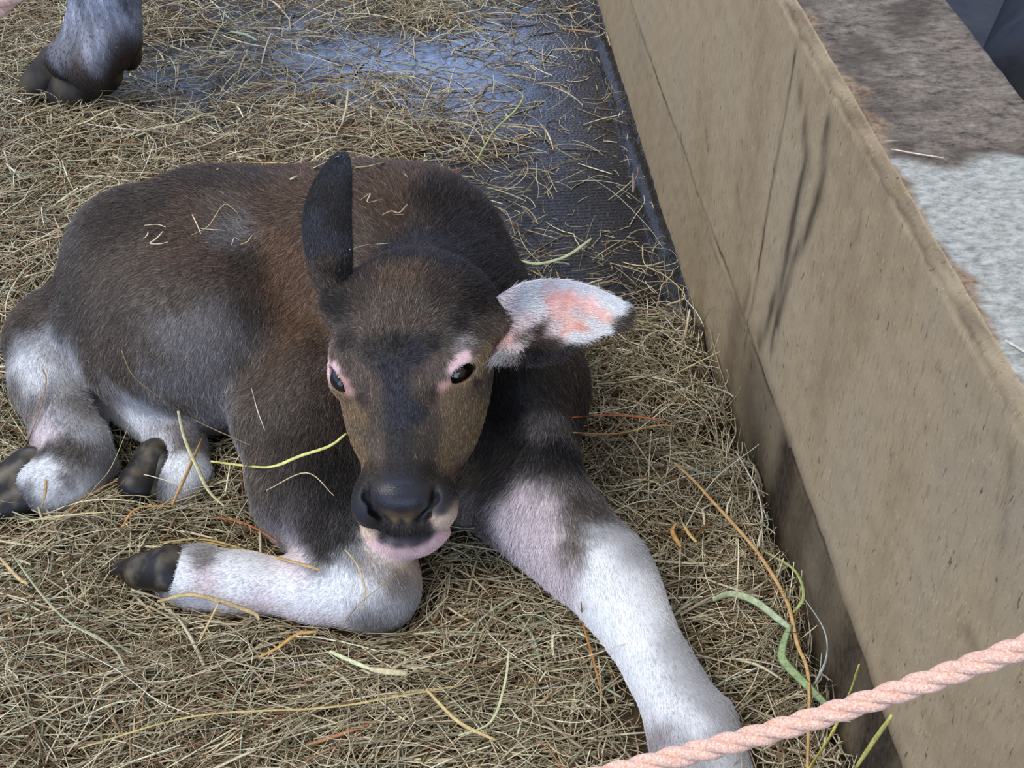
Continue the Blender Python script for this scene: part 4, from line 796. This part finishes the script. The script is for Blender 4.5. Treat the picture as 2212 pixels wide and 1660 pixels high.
straw([(278, 920), (240, 1010), (208, 1050), (165, 1105)], .9, (214, 200, 150), 'pale straw leaning up between the two hind feet', off=.02)
straw([(92, 798), (100, 822), (88, 880), (66, 940), (52, 975)], 1.4, (150, 112, 78), 'brown twig lying across the near hind cannon', 'twig', 'twig', off=.006)
straw([(100, 1036), (97, 1070), (90, 1100)], 1.9, (182, 146, 100), 'short stubby tan straw standing against the near hind pastern', off=.014)
straw([(414, 508), (450, 488), (484, 442), (514, 460)], .8, (206, 172, 118), 'bent golden straw on the hollow of the calf\'s flank', off=.006)
straw([(415, 464), (424, 482), (434, 505)], .8, (210, 196, 158), 'short pale straw crossing the golden one on the flank', off=.004)
straw([(434, 494), (460, 496), (486, 498)], .8, (214, 200, 168), 'pale straw lying level beside the flank hollow', off=.004)
straw([(312, 487), (340, 485), (358, 491)], .8, (206, 192, 156), 'short level straw on the calf\'s hip', off=.004)
straw([(310, 516), (318, 508), (320, 500)], .8, (206, 192, 156), 'tiny upright straw on the calf\'s hip', off=.004)
straw([(352, 500), (338, 515), (324, 526), (345, 527), (363, 523)], .9, (214, 200, 168), 'hooked pale straw on the calf\'s hip', off=.004)
straw([(500, 530), (506, 514), (517, 519)], .8, (190, 186, 180), 'tiny bent grey straw below the flank hollow', off=.004)
straw([(545, 508), (534, 522), (520, 528)], .9, (200, 168, 110), 'short golden straw below the flank hollow', off=.004)
straw([(780, 431), (800, 418), (794, 437), (822, 431)], .9, (200, 186, 156), 'zigzag pale straw on the calf\'s back beside the upright ear', off=.004)
straw([(826, 464), (846, 456), (862, 460), (880, 442)], .9, (190, 162, 130), 'branched tan straw on the calf\'s back behind the crown', off=.004)
straw([(845, 465), (874, 463)], .8, (206, 186, 150), 'short straight straw on the calf\'s back behind the crown', off=.004)
straw([(755, 540), (790, 530), (838, 526)], .7, (190, 190, 180), 'fine grey straw along the top of the calf\'s crown', off=.004)
straw([(745, 1188), (772, 1222), (788, 1272), (784, 1320)], .9, (196, 176, 120), 'curved pale straw hanging over the folded knee', off=.006)
straw([(888, 1218), (830, 1262), (778, 1304), (745, 1345)], 1.0, (160, 136, 84), 'long olive straw slanting across the folded knee', off=.007)
straw([(972, 1137), (1000, 1141), (1024, 1141)], 1.2, (216, 206, 160), 'short pale straw poking out beside the calf\'s chin', off=.02)
straw([(1238, 902), (1300, 898), (1370, 900), (1432, 910)], 2.2, (190, 106, 58), 'orange stem lying level right of the calf\'s shoulder', off=.014)
straw([(1238, 935), (1330, 938), (1420, 920), (1462, 922)], 1.2, (190, 152, 98), 'tan straw lying level just under the orange stem', off=.012)
straw([(470, 1118), (520, 1128), (560, 1146), (600, 1172)], 1.8, (172, 108, 70), 'orange brown stem in the hay above the folded foreleg', off=.014)
straw([(408, 1163), (470, 1176), (560, 1196), (640, 1216), (692, 1232)], 2.4, (198, 166, 112), 'long tan straw along the top edge of the folded foreleg', off=.012)
straw([(345, 1172), (440, 1166), (520, 1184)], 1.6, (186, 170, 112), 'olive straw above the fetlock of the folded foreleg', off=.016)
straw([(262, 1140), (298, 1098), (380, 1094)], 2.0, (188, 140, 84), 'bent golden brown blade under the upturned hind hoof', off=.02)
straw([(40, 1130), (140, 1114), (240, 1106)], 2.2, (206, 190, 140), 'thick pale straw lying level below the near hind foot', off=.016)
straw([(430, 1388), (468, 1312), (476, 1300)], 1.6, (196, 176, 130), 'short stiff pale straw standing below the folded foreleg', off=.018)
straw([(340, 1300), (420, 1286), (540, 1322), (560, 1340)], 2.4, (186, 164, 122), 'flat tan blade tucked under the folded foreleg', off=.008, flat=.2)
straw([(820, 1388), (760, 1426), (700, 1460), (640, 1478)], 2.6, (134, 104, 78), 'thick brown stick in the front hay', 'stick', 'stick', off=.016)
straw([(712, 1408), (760, 1430), (800, 1446)], 2.4, (208, 212, 168), 'short pale green reed in the front hay', off=.018)
straw([(800, 1446), (840, 1452), (880, 1455)], 3.6, (206, 194, 158), 'broad cream husk at the end of the pale reed', 'husk', 'straw', off=.018, flat=.25)
straw([(686, 1364), (640, 1372), (600, 1400), (560, 1420)], 2.4, (200, 156, 92), 'golden orange blade in the hay below the folded knee', off=.016, flat=.25)
straw([(540, 1474), (600, 1442), (660, 1430), (696, 1440)], 1.3, (176, 152, 150), 'arched mauve grey stem in the front hay', off=.018)
straw([(28, 1200), (90, 1285), (150, 1345), (240, 1398), (270, 1440)], 2.0, (178, 184, 146), 'long pale green stem slanting down in the left hay', off=.018)
straw([(0, 1206), (40, 1250), (60, 1262)], 2.0, (196, 170, 126), 'tan straw at the left edge beside the pale green stem', off=.018)
straw([(170, 1618), (420, 1548), (700, 1530), (860, 1505), (1000, 1480)], 1.3, (190, 172, 116), 'very long olive straw across the front hay', off=.02)
straw([(1100, 1400), (1090, 1480), (1060, 1560), (990, 1590)], 1.6, (198, 200, 160), 'curved pale straw standing in the hay left of the stretched leg', off=.02)
straw([(920, 1490), (990, 1560), (1070, 1600)], 2.0, (196, 172, 120), 'thick tan straw in the front hay below centre', off=.02)
straw([(1255, 1300), (1260, 1350), (1280, 1420), (1300, 1500)], 1.4, (170, 120, 70), 'reddish brown stem beside the stretched foreleg', off=.012)
straw([(858, 136), (900, 141), (960, 152), (1040, 166), (1105, 190), (1130, 208), (1112, 240), (1072, 278), (1045, 320), (1028, 352)], 1.9, (176, 186, 130), 'long green hooked stem curving over the wet floor', off=.0)
straw([(632, 112), (680, 124), (738, 142)], 2.6, (196, 200, 168), 'pale green blade on the hay left of the wet patch', off=.0, flat=.25)
straw([(498, 68), (530, 74), (556, 88)], 3.6, (150, 176, 150), 'blue green leaf on the hay at the top', 'leaf', 'leaf', off=.0, flat=.2)
straw([(880, 382), (840, 352), (770, 362), (700, 352)], 1.6, (186, 184, 128), 'yellow green stem behind the upright ear', off=.0)
straw([(470, 366), (520, 352), (600, 352)], 3.2, (206, 182, 118), 'thick golden straw just behind the calf\'s back', off=.004)
straw([(626, 388), (680, 362), (730, 338)], 2.2, (196, 196, 164), 'pale flat blade behind the back left of the upright ear', off=.004, flat=.3)
straw([(738, 270), (748, 230), (752, 195)], 2.2, (190, 180, 150), 'short pale straw standing toward the wet patch', off=.0)
straw([(1120, 562), (1165, 570), (1225, 553), (1278, 516)], 2.9, (190, 196, 156), 'pale green blade curving on the floor behind the neck', off=.0, flat=.3)
straw([(1060, 470), (1120, 492), (1190, 512), (1206, 518)], 1.6, (204, 180, 134), 'tan straw on the floor behind the withers', off=.0)
straw([(955, 360), (985, 375), (1018, 422)], 1.8, (176, 92, 50), 'orange brown stem on the floor behind the back', off=.0)
straw([(1070, 548), (1128, 575), (1180, 602)], 1.2, (190, 164, 118), 'thin tan straw behind the open ear', off=.0)
straw([(1196, 430), (1180, 405), (1160, 390), (1160, 350)], 1.1, (196, 184, 140), 'curled straw on the wet floor right of the hooked stem', off=.0)
straw([(1200, 396), (1235, 380), (1264, 366)], 1.6, (186, 170, 130), 'short tan straw alone on the grooved floor', off=.0)
straw([(1270, 380), (1330, 420), (1400, 490), (1432, 536)], .8, (196, 190, 170), 'long fine pale straw on the floor near the gutter', off=.0)
straw([(1388, 530), (1394, 572), (1440, 598), (1480, 640), (1440, 660)], 1.7, (206, 190, 150), 'kinked cream straw by the gutter above the hay heap', off=.0)
straw([(1366, 374), (1369, 396), (1367, 416)], 2.6, (140, 122, 112), 'small brown stub beside the gutter', off=.0)
straw([(1215, 62), (1268, 68), (1290, 70)], 1.6, (176, 140, 110), 'brown straw on the wet floor near the top of the wall foot', off=.0)
straw([(1555, 760), (1490, 792), (1452, 812)], 1.5, (186, 170, 122), 'tan straw poking from the heap toward the wall', off=.012)
straw([(1456, 1000), (1500, 1040), (1545, 1090), (1600, 1150), (1648, 1210), (1700, 1300), (1722, 1390), (1742, 1440), (1748, 1500), (1744, 1670)], 2.2, (194, 156, 104), 'long jointed tan stalk running down beside the wall', off=.022)
straw([(1590, 975), (1615, 1020), (1636, 1060), (1648, 1120), (1640, 1180)], 2.2, (206, 204, 190), 'white jointed straw standing by the foot of the wall', off=.022)
straw([(1540, 1296), (1580, 1284), (1630, 1300), (1680, 1338), (1704, 1356)], 4.2, (172, 184, 146), 'broad green blade arching in the heap right of the leg', 'grass_blade', 'grass', off=.020, flat=.12)
straw([(1706, 1350), (1690, 1400), (1694, 1430), (1740, 1478), (1792, 1530)], 4.6, (140, 160, 112), 'broad green blade hanging down beside the wall', 'grass_blade', 'grass', off=.020, flat=.12)
straw([(1646, 1188), (1716, 1232), (1736, 1290), (1708, 1330)], 2.0, (160, 172, 104), 'green stem curving by the wall above the broad blades', off=.016)
straw([(1735, 1290), (1780, 1360), (1786, 1420), (1760, 1480)], 1.8, (176, 180, 168), 'grey straw looping out toward the wall', off=.016)
straw([(1470, 1182), (1452, 1150), (1460, 1130)], 3.0, (190, 146, 86), 'small golden leaf on the heap', 'leaf', 'leaf', off=.018, flat=.25)
straw([(1476, 1132), (1490, 1155), (1506, 1172)], 2.6, (206, 178, 110), 'small yellow leaf right of the golden one', 'leaf', 'leaf', off=.018, flat=.25)
straw([(1640, 960), (1540, 1040), (1480, 1140)], 1.3, (186, 186, 160), 'grey green stem across the heap below the wall', off=.018)
straw([(1856, 1436), (1838, 1490), (1800, 1580), (1742, 1670)], 1.9, (196, 186, 98), 'yellow stalk standing behind the rope', 'stalk', 'straw', off=.05)
straw([(1927, 1546), (1890, 1598), (1846, 1664)], 2.1, (200, 192, 110), 'yellow stalk standing below the rope at the lower right', 'stalk', 'straw', off=.06)
straw([(1925, 322), (1980, 332), (2038, 341)], 1.1, (220, 200, 176), 'pale straw lying on the wall ledge at the stain edge', z=WTOP + .003)
straw([(1912, 305), (1940, 303)], .7, (206, 190, 166), 'tiny straw on the wall ledge above the pale straw', z=WTOP + .003)
straw([(2172, 735), (2200, 752), (2230, 770)], 1.2, (206, 196, 176), 'straw at the right edge of the wall ledge', z=WTOP + .003)
# ------------------------------------------------------------------ ropes
mrp, nr, br = mat('rope_fibre', None, .85, .15)
tr = N(nr, 'ShaderNodeTexCoord'); c = ramp(nr, noise(nr, 700, 4, (1, 1, 1), .7), [(.32, (204, 154, 130)), (.5, (226, 184, 164)), (.7, (246, 222, 206))]); nr.links.new(c, br.inputs['Base Color'])
br.inputs['Subsurface Weight'].default_value = 0.0
bpr = N(nr, 'ShaderNodeBump'); bpr.inputs['Strength'].default_value = .8; bpr.inputs['Distance'].default_value = .001; nr.links.new(noise(nr, 900, 3, (1, 1, 1), .6), bpr.inputs['Height']); nr.links.new(bpr.outputs[0], br.inputs['Normal'])
def rope(pts, rad, label, pitch=.046):
    Q = np.array(pts, float); t = np.linspace(0, len(Q) - 1, (len(Q) - 1) * 60 + 1); i = np.clip(t.astype(int), 0, len(Q) - 2); f = (t - i)[:, None]
    Qe = np.concatenate([[2 * Q[0] - Q[1]], Q, [2 * Q[-1] - Q[-2]]]); a, b, c, d = Qe[i], Qe[i + 1], Qe[i + 2], Qe[i + 3]
    C_r = .5 * (2 * b + (c - a) * f + (2 * a - 5 * b + 4 * c - d) * f ** 2 + (3 * b - a - 3 * c + d) * f ** 3)
    T = np.gradient(C_r, axis=0); T /= np.linalg.norm(T, axis=1, keepdims=True); s = np.concatenate([[0], np.cumsum(np.linalg.norm(np.diff(C_r, axis=0), axis=1))])
    A = np.cross(T, [0, 0, 1]); A /= np.linalg.norm(A, axis=1, keepdims=True); B = np.cross(T, A)
    root = empty('twisted_rope', tuple(Q[0])); tag(root, label, 'rope'); ns_ = 14
    for k in range(3):
        ph = s / pitch * 2 * math.pi + k * 2 * math.pi / 3; cc = C_r + (A * np.cos(ph)[:, None] + B * np.sin(ph)[:, None]) * rad * .50
        T2 = np.gradient(cc, axis=0); T2 /= np.linalg.norm(T2, axis=1, keepdims=True); A2 = np.cross(T2, [0, 0, 1]); A2 /= np.linalg.norm(A2, axis=1, keepdims=True); B2 = np.cross(T2, A2)
        V = []
        for j in range(ns_):
            an = 2 * math.pi * j / ns_; rr = rad * .56 * (1 + .05 * np.sin(5 * an - s / pitch * 9 * math.pi))[:, None]; V.append(cc + (A2 * math.cos(an) + B2 * math.sin(an)) * rr)
        V = np.stack(V, 1).reshape(-1, 3); m_r = len(cc); bs_ = (np.arange(m_r - 1)[:, None] * ns_); kk = np.arange(ns_)[None]
        F = np.stack([bs_ + kk, bs_ + (kk + 1) % ns_, bs_ + ns_ + (kk + 1) % ns_, bs_ + ns_ + kk], -1).reshape(-1, 4)
        so_ = mesh_obj('strand', V - Q[0], F, mrp, root)
    return root
def at_d(px, py, dist): r = np.array(ray(px, py)); return camp + r * dist
rope([at_d(px, py, d) for px, py, d in ((1000, 1745, .735), (1200, 1702, .73), (1424, 1646, .72), (1671, 1580, .71), (1918, 1502, .70), (2166, 1415, .69), (2420, 1318, .68), (2700, 1200, .67))], .0060, 'salmon pink twisted rope stretched across the lower right corner')
rope([at_d(px, py, d) for px, py, d in ((-260, 190, .70), (-90, 70, .70), (18, -8, .70), (120, -80, .70), (300, -210, .70))], .0060, 'salmon pink twisted rope just crossing the top left corner')
# ------------------------------------------------------------------ the animal lying behind the wall
fo = Field((.62, .9, -.02), (2.2, 2.9, .62), .012)
ob = [cone(Wp(2360, 330, .2), Wp(2420, 60, .2), .20, .19, .05), ell(Wp(2360, 330, .2), (.2, .2, .2), k=.05), cone(Wp(2300, 330, .1), Wp(2250, 150, .06), .10, .05, .05)]
for p in ob: fo.apply(p)
Vo, Qo = fo.mesh(); keep_v = None
mo, no_, bo = mat('dark_hide', None, .7, .2); c = ramp(no_, noise(no_, 22, 5, (1, 1, 1), .6), [(.35, (20, 20, 24)), (.6, (36, 37, 43))]); no_.links.new(c, bo.inputs['Base Color'])
oo = mesh_obj('resting_buffalo', Vo, Qo.astype(np.int32), mo); tag(oo, 'dark grey rounded body lying beyond the concrete wall at the top right', 'buffalo')
